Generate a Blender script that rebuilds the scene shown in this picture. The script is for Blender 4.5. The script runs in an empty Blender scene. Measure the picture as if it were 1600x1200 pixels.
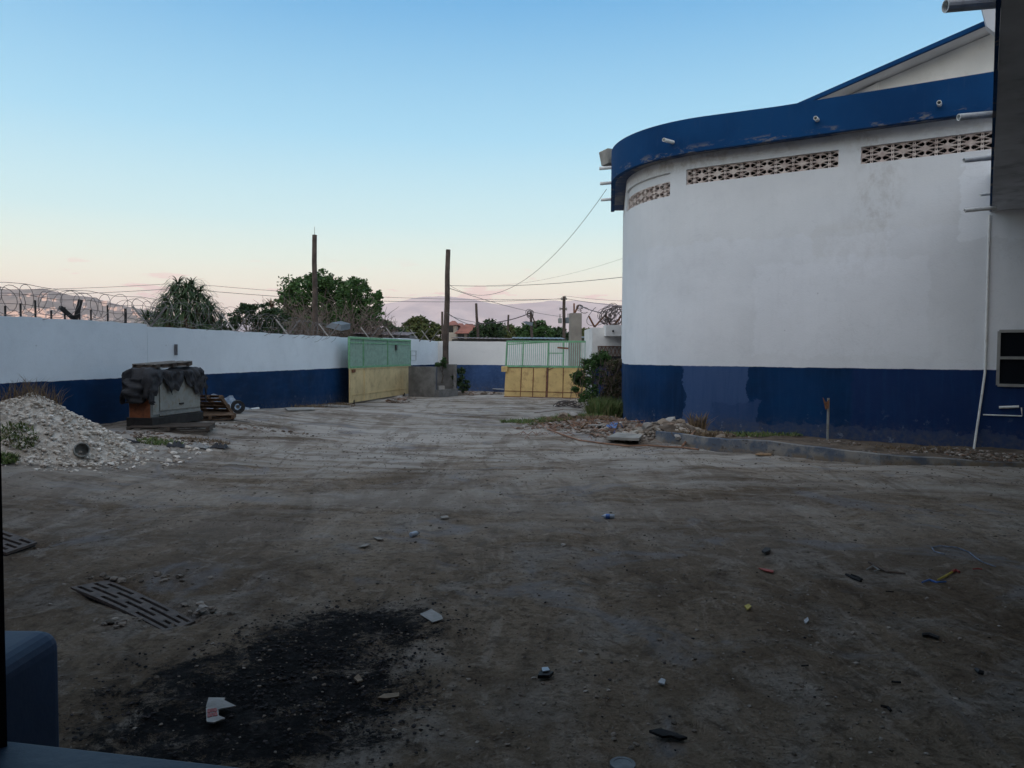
import bpy, bmesh, math, random
import numpy as np
from mathutils import Vector, Matrix
random.seed(7); np.random.seed(7)
C = bpy.context.scene.collection
sc = bpy.context.scene
PI = math.pi
# ---------------------------------------------------------------- camera
F = 1180.0; EYE = 2.4
TH = math.atan(48/1180.0); RO = 0.006
fw = Vector((0, math.cos(TH), -math.sin(TH)))
u0 = Vector((0, math.sin(TH), math.cos(TH))); r0 = Vector((1, 0, 0))
rt = r0*math.cos(RO)+u0*math.sin(RO); up = -r0*math.sin(RO)+u0*math.cos(RO)
EYEP = Vector((0, 0, EYE))
cam_d = bpy.data.cameras.new('camera'); cam = bpy.data.objects.new('camera', cam_d); C.objects.link(cam)
m = Matrix((( rt.x, up.x, -fw.x, 0), (rt.y, up.y, -fw.y, 0), (rt.z, up.z, -fw.z, EYE), (0, 0, 0, 1)))
cam.matrix_world = m
cam_d.sensor_width = 36; cam_d.lens = F/1600*36; cam_d.clip_end = 60000; cam_d.clip_start = 0.05
sc.camera = cam
# ---------------------------------------------------------------- world, sun, exposure
SUN_EL = math.radians(2.6); SUN_AZ = math.radians(197)
w = bpy.data.worlds.new("World"); sc.world = w; w.use_nodes = True
nt = w.node_tree; N = nt.nodes; L = nt.links
bg = N['Background']; bg.inputs[1].default_value = 0.15
sky = N.new('ShaderNodeTexSky'); sky.sky_type = 'NISHITA'; sky.sun_disc = False
sky.sun_elevation = SUN_EL; sky.sun_rotation = SUN_AZ; sky.altitude = 0
sky.air_density = 1.0; sky.dust_density = 1.2; sky.ozone_density = 2.2
def wn(t, **k):
    n = N.new(t)
    for a, b in k.items(): setattr(n, a, b)
    return n
def wmath(op, a, b=None, clamp=False):
    n = wn('ShaderNodeMath', operation=op); n.use_clamp = clamp
    for i, v in enumerate((a, b)):
        if v is None: continue
        if isinstance(v, (int, float)): n.inputs[i].default_value = v
        else: L.new(v, n.inputs[i])
    return n.outputs[0]
tc = wn('ShaderNodeTexCoord'); sep = wn('ShaderNodeSeparateXYZ'); L.new(tc.outputs['Generated'], sep.inputs[0])
# warm dusk air near the horizon: the same colours all the way round
ramp = wn('ShaderNodeValToRGB'); L.new(sep.outputs[2], ramp.inputs[0])
cr = ramp.color_ramp
SKY_STOPS = [(0.0, (1.15, .80, .66)), (0.045, (1.22, 1.0, .80)), (0.08, (1.16, 1.11, .84)), (0.115, (.90, 1.06, .90)), (0.165, (.62, .93, .95)), (0.27, (.33, .71, .93)), (0.45, (.05, .36, .73)), (.62, (.30, .50, .72)), (1.0, (.36, .50, .66))]
while len(cr.elements) < len(SKY_STOPS): cr.elements.new(0.5)
for e, (p, c) in zip(cr.elements, SKY_STOPS): e.position = p; e.color = (*c, 1)
rs = wn('ShaderNodeVectorMath', operation='SCALE'); L.new(ramp.outputs[0], rs.inputs[0]); rs.inputs[3].default_value = 7.6
# the half of the sky above the setting sun, behind the camera, is far brighter and warmer
dt = wn('ShaderNodeVectorMath', operation='DOT_PRODUCT'); L.new(tc.outputs['Generated'], dt.inputs[0]); dt.inputs[1].default_value = (math.sin(SUN_AZ), math.cos(SUN_AZ), .25)
gl = wmath('POWER', wmath('MULTIPLY', wmath('ADD', dt.outputs['Value'], 1.0), .5, True), 3.0)
glv = wn('ShaderNodeVectorMath', operation='SCALE'); glv.inputs[0].default_value = (9.5, 8.1, 6.9); L.new(gl, glv.inputs[3])
rs2 = wn('ShaderNodeVectorMath', operation='ADD'); L.new(rs.outputs[0], rs2.inputs[0]); L.new(glv.outputs[0], rs2.inputs[1]); rs = rs2
mixs = wn('ShaderNodeMix', data_type='RGBA'); mixs.inputs[0].default_value = 0.92
L.new(sky.outputs[0], mixs.inputs[6]); L.new(rs.outputs[0], mixs.inputs[7])
# low clouds: wisps at the left, soft pink banks above the hills
mp = wn('ShaderNodeMapping'); mp.inputs['Scale'].default_value = (11, 11, 60); L.new(tc.outputs['Generated'], mp.inputs[0])
nz = wn('ShaderNodeTexNoise'); nz.inputs['Scale'].default_value = 1.15; nz.inputs['Detail'].default_value = 7; nz.inputs['Roughness'].default_value = .58
L.new(mp.outputs[0], nz.inputs[0])
thr = wn('ShaderNodeMapRange', interpolation_type='SMOOTHSTEP'); L.new(nz.outputs[0], thr.inputs[0])
thr.inputs[1].default_value = .57; thr.inputs[2].default_value = .64
band = wn('ShaderNodeMapRange', interpolation_type='SMOOTHSTEP'); L.new(sep.outputs[2], band.inputs[0])
band.inputs[1].default_value = .13; band.inputs[2].default_value = .07; 
cf = wmath('MULTIPLY', wmath('MULTIPLY', thr.outputs[0], band.outputs[0]), .9, True)
cmx = wn('ShaderNodeMix', data_type='RGBA'); L.new(cf, cmx.inputs[0]); L.new(mixs.outputs[2], cmx.inputs[6])
cmx.inputs[7].default_value = (7.4, 5.3, 4.6, 1)
L.new(cmx.outputs[2], bg.inputs[0])
sl = bpy.data.lights.new('sun', 'SUN'); sl.energy = 4.5; sl.angle = math.radians(.6); sl.color = (1, .62, .42)
so = bpy.data.objects.new('sun', sl); C.objects.link(so)
sd = Vector((math.sin(SUN_AZ)*math.cos(SUN_EL), math.cos(SUN_AZ)*math.cos(SUN_EL), math.sin(SUN_EL)))
so.rotation_euler = sd.to_track_quat('Z', 'Y').to_euler()
sc.view_settings.view_transform = 'Standard'; sc.view_settings.look = 'None'
sc.view_settings.exposure = 0.0; sc.view_settings.gamma = 1
sc.cycles.volume_bounces = 0; sc.cycles.max_bounces = 6; sc.cycles.diffuse_bounces = 4
sc.cycles.transparent_max_bounces = 12
# ---------------------------------------------------------------- pixel <-> world
def ray(px, py): return fw + rt*((px-800)/F) - up*((py-600)/F)
def At(px, py, Y):
    d = ray(px, py); return EYEP + d*(Y/d.y)
def Gd(px, py, z=0.0):
    d = ray(px, py); return EYEP + d*((z-EYE)/d.z)
def onplane(px, py, n, c):
    d = ray(px, py); n = Vector((n[0], n[1], 0)); return EYEP + d*(c/(d.dot(n)))
def px_of(p):
    v = Vector(p)-EYEP; z = v.dot(fw); return 800+F*v.dot(rt)/z, 600-F*v.dot(up)/z
# ---------------------------------------------------------------- noise
def _h(ix, iy, s):
    v = np.sin(ix*127.1+iy*311.7+s*74.7)*43758.5453
    return v-np.floor(v)
def vnoise(x, y, s=0):
    x = np.asarray(x, float); y = np.asarray(y, float)
    ix = np.floor(x); iy = np.floor(y); fx = x-ix; fy = y-iy
    fx = fx*fx*(3-2*fx); fy = fy*fy*(3-2*fy)
    a = _h(ix, iy, s); b = _h(ix+1, iy, s); c = _h(ix, iy+1, s); d = _h(ix+1, iy+1, s)
    return (a*(1-fx)+b*fx)*(1-fy)+(c*(1-fx)+d*fx)*fy
def fbm(x, y, o=4, s=0):
    t = 0; a = .5
    for i in range(o):
        t = t+a*(vnoise(x, y, s+i)-.5); x = np.asarray(x)*2.03+3.1; y = np.asarray(y)*2.03+1.7; a *= .5
    return t
def sstep(a, b, x):
    t = np.clip((np.asarray(x, float)-a)/(b-a), 0, 1); return t*t*(3-2*t)
# left wall line in plan
WA = (-11.25-.178*14, 2.6); WB = (-7.75, 36.2); WC = (-5.95, 44.2); WD = (-4.72, 48.0)
def wall_x(y): return -11.25+.178*(np.asarray(y, float)-16.6)
def _grate(pxs):
    q = [Gd(x, y, .0) for x, y in pxs]; c = (q[0]+q[1]+q[2]+q[3])/4; a = (q[1]+q[2]-q[0]-q[3])/2; b = (q[3]+q[2]-q[0]-q[1])/2
    l = math.hypot(a.x, a.y); ca, sa = a.x/l, a.y/l
    return (c.x, c.y, ca, sa, l/2, abs(-b.x*sa+b.y*ca)/2)
G1 = [(168, 907), (305, 966), (262, 984), (110, 918)]; G2 = [(-70, 816), (58, 853), (10, 870), (-130, 835)]
GRATES = [_grate(G1), _grate(G2)]
def gh(x, y):
    x = np.asarray(x, float); y = np.asarray(y, float)
    d = x-wall_x(y)
    h = .5*sstep(7.0, .5, d)*sstep(36, 22, y)*sstep(6, 12, y)
    near = sstep(80, 50, np.hypot(x, y))
    h = h + near*(.10*fbm(x*.28, y*.28, 3, 5)+.05*fbm(x*1.3, y*1.3, 3, 9))
    # long wheel ruts curving towards the gate
    q = x-(.9+.02*(y-12)**2*.1)-1.2*np.sin(y*.09)
    h = h - near*.035*(np.exp(-((q-1.1)/.22)**2)+np.exp(-((q+.7)/.22)**2)+.8*np.exp(-((q-3.0)/.25)**2))
    # rubble island by the round corner
    e = ((x-2.6)/2.3)**2+((y-24.5)/4.2)**2
    h = h + .22*np.clip(1-e, 0, 1)
    h = h + .36*np.exp(-(((x-4.5)/.75)**2+((y-21.4)/.7)**2))
    for (gx, gy, ca, sa, hl, hw) in GRATES:
        u_ = (x-gx)*ca+(y-gy)*sa; v_ = -(x-gx)*sa+(y-gy)*ca
        h = h-.07*sstep(hl+.06, hl-.02, np.abs(u_))*sstep(hw+.05, hw-.02, np.abs(v_))
    # soil banked round the sunken grate
    e = ((x+2.75)/1.3)**2+((y-8.1)/.55)**2
    h = h + .07*np.exp(-e)
    return h
def ghf(x, y): return float(gh(x, y))
# ---------------------------------------------------------------- mesh builder
class MB:
    def __init__(s): s.v = []; s.f = []; s.uv = None; s.mi = []
    def add(s, vs, fs):
        o = len(s.v); s.v.extend([tuple(a) for a in vs]); s.f.extend([tuple(i+o for i in f) for f in fs]); return s
    def box(s, c, size, rz=0, M=None, taper=1):
        hx, hy, hz = size[0]/2, size[1]/2, size[2]/2
        vs = [Vector((x*hx*(taper if z > 0 else 1), y*hy*(taper if z > 0 else 1), z*hz)) for z in (-1, 1) for y in (-1, 1) for x in (-1, 1)]
        R = M if M is not None else Matrix.Rotation(rz, 3, 'Z')
        vs = [R @ v + Vector(c) for v in vs]
        return s.add(vs, [(0, 2, 3, 1), (4, 5, 7, 6), (0, 1, 5, 4), (2, 6, 7, 3), (0, 4, 6, 2), (1, 3, 7, 5)])
    def bar(s, a, b, w_, h_=None, upv=(0, 0, 1)):
        a = Vector(a); b = Vector(b); h_ = h_ or w_; d = (b-a); l = d.length; d.normalize()
        x = d.cross(Vector(upv)); 
        if x.length < 1e-4: x = d.cross(Vector((0, 1, 0)))
        x.normalize(); y = x.cross(d)
        M = Matrix((x, d, y)).transposed()
        return s.box((a+b)/2, (w_, l, h_), M=M)
    def tube(s, pts, r, n=6, cap=True):
        pts = [Vector(p) for p in pts]; k = len(pts); rr = r if hasattr(r, '__len__') else [r]*k
        vs = []; prev = None
        for i, p in enumerate(pts):
            d = (pts[min(i+1, k-1)]-pts[max(i-1, 0)]); 
            if d.length < 1e-9: d = Vector((0, 0, 1))
            d.normalize()
            if prev is None:
                x = d.orthogonal().normalized()
            else:
                x = prev-d*prev.dot(d)
                if x.length < 1e-6: x = d.orthogonal()
                x.normalize()
            prev = x; y = d.cross(x)
            for j in range(n):
                a = 2*PI*j/n; vs.append(p+(x*math.cos(a)+y*math.sin(a))*rr[i])
        fs = [(i*n+j, i*n+(j+1) % n, (i+1)*n+(j+1) % n, (i+1)*n+j) for i in range(k-1) for j in range(n)]
        if cap: fs += [tuple(reversed(range(n))), tuple((k-1)*n+j for j in range(n))]
        return s.add(vs, fs)
    def hollow(s, a, b, r, t, n=16):
        a = Vector(a); b = Vector(b); d = (b-a).normalized(); x = d.orthogonal().normalized(); y = d.cross(x)
        vs = []
        for p, q in ((a, r), (b, r), (b, r-t), (a, r-t)):
            for j in range(n):
                g = 2*PI*j/n; vs.append(p+(x*math.cos(g)+y*math.sin(g))*q)
        fs = [(i*n+j, i*n+(j+1) % n, ((i+1) % 4)*n+(j+1) % n, ((i+1) % 4)*n+j) for i in range(4) for j in range(n)]
        return s.add(vs, fs)
    def prism(s, poly, d):
        """poly: list of 3-D points in a plane; d: extrusion vector"""
        n = len(poly); poly = [Vector(p) for p in poly]; d = Vector(d)
        vs = poly+[p+d for p in poly]
        fs = [tuple(range(n)), tuple(reversed(range(n, 2*n)))]+[(i, (i+1) % n, n+(i+1) % n, n+i) for i in range(n)]
        fs[0] = tuple(reversed(fs[0])); fs[1] = tuple(reversed(fs[1]))
        return s.add(vs, fs)
    def rock(s, c, r, sq=.7, seed=None):
        rn = random.Random(seed if seed is not None else random.random())
        vs = []; fs = []
        n = 5; m_ = 3; ph = rn.random()*6
        vs.append(Vector((0, 0, -r*sq*.8)))
        for i in range(m_):
            t = -.55+.55*i; rad = math.sqrt(1-min(.95, t*t*1.1))
            for j in range(n):
                a = ph+2*PI*(j+.5*(i % 2))/n
                k = r*(.75+.5*rn.random())
                vs.append(Vector((math.cos(a)*rad*k, math.sin(a)*rad*k, t*r*sq*(.8+.4*rn.random()))))
        vs.append(Vector((0, 0, r*sq*.85)))
        for j in range(n): fs.append((0, 1+(j+1) % n, 1+j))
        for i in range(m_-1):
            for j in range(n):
                a = 1+i*n+j; b = 1+i*n+(j+1) % n; fs.append((a, b, b+n, a+n))
        for j in range(n): fs.append((1+(m_-1)*n+j, 1+(m_-1)*n+(j+1) % n, len(vs)-1))
        R = Matrix.Rotation(rn.random()*6, 3, 'Z') @ Matrix.Rotation((rn.random()-.5)*.8, 3, 'X')
        return s.add([R @ v+Vector(c) for v in vs], fs)
    def build(s, name, mat, parent=None, smooth=False, origin=None, bevel=0):
        me = bpy.data.meshes.new(name)
        if parent is not None: org = Vector(parent.get('_o', (0, 0, 0)))
        elif origin is not None: org = Vector(origin)
        else:
            a = np.array(s.v); org = Vector((float((a[:, 0].min()+a[:, 0].max())/2), float((a[:, 1].min()+a[:, 1].max())/2), float(a[:, 2].min())))
        me.from_pydata([(v[0]-org.x, v[1]-org.y, v[2]-org.z) for v in s.v], [], s.f)
        if s.uv:
            ul = me.uv_layers.new(name='UVMap')
            for lp in me.loops: ul.data[lp.index].uv = s.uv[lp.vertex_index]
        mats = mat if isinstance(mat, (list, tuple)) else [mat]
        for q in mats: me.materials.append(q)
        if s.mi:
            for p, q in zip(me.polygons, s.mi): p.material_index = q
        if smooth:
            for p in me.polygons: p.use_smooth = True
        me.update()
        o = bpy.data.objects.new(name, me); C.objects.link(o)
        o['_o'] = tuple(org)
        if parent is not None: o.parent = parent
        else: o.location = org
        if bevel:
            b = o.modifiers.new('b', 'BEVEL'); b.width = bevel; b.segments = 2; b.limit_method = 'ANGLE'
        return o
def tag(o, label=None, cat=None, group=None, kind=None):
    if label: o['label'] = label
    if cat: o['category'] = cat
    if group: o['group'] = group
    if kind: o['kind'] = kind
    return o
def thing(name, label, cat, loc, group=None):
    o = bpy.data.objects.new(name, None); C.objects.link(o); o.location = loc; o.empty_display_size = .2
    o['_o'] = tuple(loc); return tag(o, label, cat, group)
def copy_tree(o, loc=None, rz=None, label=None, scale=None):
    c = o.copy(); C.objects.link(c)
    if loc is not None: c.location = loc
    if rz is not None: c.rotation_euler = (0, 0, rz)
    if scale is not None: c.scale = (scale,)*3
    if label: c['label'] = label
    for ch in list(o.children):
        d = ch.copy(); C.objects.link(d); d.parent = c
        for g in list(ch.children):
            e = g.copy(); C.objects.link(e); e.parent = d
    return c
# ---------------------------------------------------------------- materials
class NT:
    def __init__(s, name):
        s.m = bpy.data.materials.new(name); s.m.use_nodes = True; s.t = s.m.node_tree; s.n = s.t.nodes; s.l = s.t.links
        s.b = s.n['Principled BSDF']; s.b.inputs['Specular IOR Level'].default_value = .3
        s.pos = s.n.new('ShaderNodeNewGeometry').outputs['Position']
    def lk(s, v, inp):
        if isinstance(v, (int, float)): inp.default_value = v
        elif isinstance(v, tuple): inp.default_value = (*v, 1) if len(v) == 3 and len(inp.default_value) == 4 else v
        else: s.l.new(v, inp)
    def math(s, op, a, b=0.0, c=None, clamp=False):
        n = s.n.new('ShaderNodeMath'); n.operation = op; n.use_clamp = clamp
        s.lk(a, n.inputs[0]); s.lk(b, n.inputs[1])
        if c is not None: s.lk(c, n.inputs[2])
        return n.outputs[0]
    def vec(s, vin=None, scale=(1, 1, 1), rot=(0, 0, 0), loc=(0, 0, 0)):
        n = s.n.new('ShaderNodeMapping'); s.l.new(vin or s.pos, n.inputs[0]); n.inputs['Scale'].default_value = scale
        n.inputs['Rotation'].default_value = rot; n.inputs['Location'].default_value = loc; return n.outputs[0]
    def noise(s, scale, detail=4, rough=.55, v=None, dist=0):
        n = s.n.new('ShaderNodeTexNoise'); n.inputs['Scale'].default_value = scale; n.inputs['Detail'].default_value = detail
        n.inputs['Roughness'].default_value = rough; n.inputs['Distortion'].default_value = dist; s.l.new(v or s.pos, n.inputs[0]); return n.outputs[0]
    def vor(s, scale, v=None, feature='F1', out='Distance'):
        n = s.n.new('ShaderNodeTexVoronoi'); n.feature = feature; n.inputs['Scale'].default_value = scale; s.l.new(v or s.pos, n.inputs[0]); return n.outputs[out]
    def rng(s, v, a, b, c=0., d=1., smooth=True):
        n = s.n.new('ShaderNodeMapRange'); n.interpolation_type = 'SMOOTHSTEP' if smooth else 'LINEAR'
        s.l.new(v, n.inputs[0])
        for i, k in enumerate((a, b, c, d)): n.inputs[i+1].default_value = k
        return n.outputs[0]
    def mix(s, f, a, b, mode='MIX'):
        n = s.n.new('ShaderNodeMix'); n.data_type = 'RGBA'; n.blend_type = mode
        s.lk(f, n.inputs[0]); s.lk(a, n.inputs[6]); s.lk(b, n.inputs[7]); return n.outputs[2]
    def bump(s, h, strength=.5, dist=.02, prev=None):
        n = s.n.new('ShaderNodeBump'); n.inputs['Strength'].default_value = strength; n.inputs['Distance'].default_value = dist
        s.l.new(h, n.inputs['Height'])
        if prev is not None: s.l.new(prev, n.inputs['Normal'])
        return n.outputs[0]
    def out(s, col, rough=.8, nrm=None, metal=0, spec=None):
        s.lk(col, s.b.inputs['Base Color']); s.lk(rough, s.b.inputs['Roughness']); s.b.inputs['Metallic'].default_value = metal
        if spec is not None: s.b.inputs['Specular IOR Level'].default_value = spec
        if nrm is not None: s.l.new(nrm, s.b.inputs['Normal'])
        return s.m
    def xyz(s, v=None):
        n = s.n.new('ShaderNodeSeparateXYZ'); s.l.new(v or s.pos, n.inputs[0]); return n.outputs
def basic(name, col, rough=.8, var=.25, sc_=3., bump=.3, bs=30., metal=0, dirt=None, dirt_amt=.4, spec=.3):
    t = NT(name); a = tuple(c*(1-var) for c in col); b = tuple(min(1, c*(1+var)) for c in col)
    c = t.mix(t.rng(t.noise(sc_, 5), .3, .7), a, b)
    if dirt: c = t.mix(t.math('MULTIPLY', t.rng(t.noise(sc_*2.3, 6, .65), .48, .7), dirt_amt), c, dirt)
    nrm = t.bump(t.noise(bs, 4), bump, .01) if bump else None
    return t.out(c, rough, nrm, metal, spec)
def rnd(name, cols, rough=.7, spec=.2, bump=0, trans=0):
    """colour by mesh island (leaf, stone)"""
    t = NT(name); g = t.n.new('ShaderNodeNewGeometry'); r = t.n.new('ShaderNodeValToRGB'); t.l.new(g.outputs['Random Per Island'], r.inputs[0])
    e = r.color_ramp.elements
    while len(e) < len(cols): e.new(.5)
    for i, c in enumerate(cols): e[i].position = i/(len(cols)-1); e[i].color = (*c, 1)
    nrm = t.bump(t.noise(40, 4), bump, .01) if bump else None
    if trans: t.b.inputs['Transmission Weight'].default_value = 0
    return t.out(r.outputs[0], rough, nrm, 0, spec)
M = {}
M['concrete'] = basic('concrete', (.27, .26, .24), .9, .22, 1.4, .6, 18, dirt=(.10, .095, .085))
M['concrete_light'] = basic('concrete_light', (.32, .30, .28), .9, .15, 2, .5, 25, dirt=(.2, .19, .17))
M['soffit'] = basic('soffit_concrete', (.47, .48, .50), .85, .15, .9, .4, 14, dirt=(.10, .10, .11))
M['wood_pole'] = basic('weathered_wood', (.075, .055, .045), .9, .35, 3, .6, 40, dirt=(.05, .04, .035))
M['wood'] = basic('old_timber', (.26, .17, .10), .85, .3, 5, .5, 40, dirt=(.12, .09, .07))
M['wood_grey'] = basic('grey_timber', (.22, .20, .18), .85, .25, 5, .5, 40, dirt=(.14, .12, .1))
M['rust'] = basic('rusty_iron', (.17, .075, .04), .85, .4, 9, .5, 60, dirt=(.05, .035, .03), spec=.3)
M['wire'] = basic('galvanised_wire', (.17, .16, .155), .6, .3, 8, 0, metal=.5, dirt=(.16, .08, .05))
M['cable'] = basic('black_cable', (.06, .055, .06), .6, .2, 3, 0)
M['pvc'] = basic('white_pvc', (.72, .72, .70), .45, .06, 6, .1, 50, dirt=(.45, .42, .38))
M['black_rubber'] = basic('black_rubber', (.018, .018, .02), .65, .3, 8, .2, 50)
M['tarp'] = basic('grey_tarp', (.030, .031, .036), .75, .35, 3.5, .7, 22, dirt=(.075, .07, .065))
M['gray_paint'] = basic('grey_metal_paint', (.22, .23, .22), .6, .12, 4, .15, 60, dirt=(.12, .08, .05), dirt_amt=.6)
M['orange_rust'] = basic('orange_panel', (.19, .065, .028), .75, .3, 4, .3, 40, dirt=(.06, .03, .02), dirt_amt=.7)
M['dark_steel'] = basic('dark_steel', (.03, .028, .028), .6, .3, 8, .2, 60, metal=.3)
M['black_frame'] = basic('black_door_frame', (.008, .008, .012), .6, .2, 8, .2, 60)
M['grate'] = basic('worn_grate_steel', (.075, .058, .052), .8, .3, 10, .4, 70, metal=.0, dirt=(.12, .10, .08))
M['shade_sheet'] = basic('recess_shade', (.01, .01, .01), 1, .1, 3, 0)  # near-black sheets paint the shade behind vent blocks and under grates
M['green_gate'] = basic('green_gate_paint', (.16, .36, .20), .6, .15, 5, .2, 60, dirt=(.2, .22, .16))
M['pale_green'] = basic('pale_green_bars', (.34, .50, .43), .6, .12, 5, .2, 60, dirt=(.3, .3, .25))
M['teal_sheet'] = basic('teal_back_sheet', (.13, .24, .20), .7, .2, 2, .2, 30, dirt=(.08, .12, .10))
M['concrete_tan'] = basic('tan_concrete', (.27, .235, .20), .9, .15, 1.2, .4, 18, dirt=(.16, .14, .12))
M['tan_lump'] = basic('tan_lump', (.24, .19, .145), .9, .2, 5, .5, 30)
M['yellow_gate'] = basic('yellow_gate_paint', (.56, .40, .17), .65, .12, 1.3, .25, 30, dirt=(.28, .16, .08), dirt_amt=.6)
M['yellow_gate_pale'] = basic('pale_yellow_sheet', (.60, .46, .24), .65, .1, 1.3, .25, 30, dirt=(.30, .20, .11), dirt_amt=.5)
M['tile'] = basic('red_roof_tile', (.26, .10, .07), .85, .2, 1, .3, 10)
M['stucco'] = basic('house_stucco', (.38, .34, .29), .9, .1, 1, 0)
M['rusty_roof'] = basic('rusty_roof_sheets', (.16, .13, .13), .8, .4, .5, .3, 5, dirt=(.20, .10, .07))
M['zinc'] = basic('zinc_sheets', (.15, .17, .19), .6, .2, .7, .2, 5, metal=.3)
M['glass'] = NT('dark_glass').out((.006, .007, .009), .15, spec=.5)
M['alu'] = basic('aluminium_frame', (.32, .31, .29), .5, .1, 6, .1, 60, metal=.5)
M['clear_plastic'] = basic('cloudy_plastic', (.27, .32, .40), .3, .2, 9, .3, 50, spec=.5)
M['blue_plastic'] = basic('blue_plastic', (.035, .11, .34), .4, .2, 9, .2, 50, spec=.5)
M['yellow_plastic'] = basic('yellow_plastic', (.30, .24, .04), .5, .2, 9, .2, 50)
M['red_plastic'] = basic('red_plastic', (.22, .03, .025), .5, .2, 9, .2, 50)
M['card'] = basic('dirty_card', (.24, .235, .23), .9, .15, 12, .3, 60, dirt=(.2, .18, .15))
M['brown_card'] = basic('brown_card', (.16, .12, .085), .9, .2, 12, .3, 60)
M['white'] = basic('white_litter', (.30, .31, .33), .7, .1, 10, .1)
M['char'] = basic('charred_wood', (.012, .011, .012), .9, .4, 10, .5, 50)
M['hose'] = basic('brown_hose', (.24, .13, .08), .6, .25, 4, .2, 50)
M['pebble'] = rnd('pebbles', [(.07, .06, .05), (.14, .115, .095), (.20, .17, .145), (.11, .09, .075), (.27, .24, .21)], .9, .2)
M['gravel'] = rnd('white_gravel', [(.46, .41, .35), (.62, .57, .51), (.34, .28, .23), (.70, .66, .61), (.50, .44, .37), (.24, .19, .15)], .95, .1, .4)
M['rubble'] = rnd('rubble', [(.16, .135, .115), (.27, .235, .20), (.12, .09, .07), (.38, .35, .32), (.20, .125, .09), (.07, .06, .05)], .95, .1, .4)
M['ash'] = rnd('ash', [(.008, .008, .01), (.03, .028, .03), (.015, .014, .015), (.06, .05, .05)], .95, .1)
M['leaf'] = rnd('tree_leaves', [(.030, .070, .018), (.055, .115, .030), (.040, .085, .020), (.075, .13, .040)], .6, .25)
M['leaf_dark'] = rnd('dark_leaves', [(.020, .042, .018), (.035, .065, .022), (.045, .07, .028)], .6, .25)
M['leaf_olive'] = rnd('olive_leaves', [(.05, .075, .022), (.09, .11, .035), (.12, .12, .04), (.06, .08, .03)], .6, .25)
M['strap_leaf'] = rnd('strap_leaves', [(.028, .055, .018), (.045, .08, .028), (.06, .09, .035)], .55, .3)
M['dry_leaf'] = rnd('dry_leaves', [(.16, .10, .06), (.10, .065, .04), (.22, .15, .10)], .8, .1)
M['grass'] = rnd('weed_grass', [(.05, .10, .025), (.11, .17, .05), (.17, .16, .07), (.07, .13, .04)], .7, .2)
M['dry_grass'] = rnd('dry_grass', [(.18, .13, .08), (.12, .08, .05), (.24, .18, .11)], .8, .1)
M['twig'] = basic('bare_twigs', (.15, .115, .095), .9, .3, 4, 0)
M['bark'] = basic('bark', (.09, .07, .055), .9, .3, 4, .5, 20)

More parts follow.
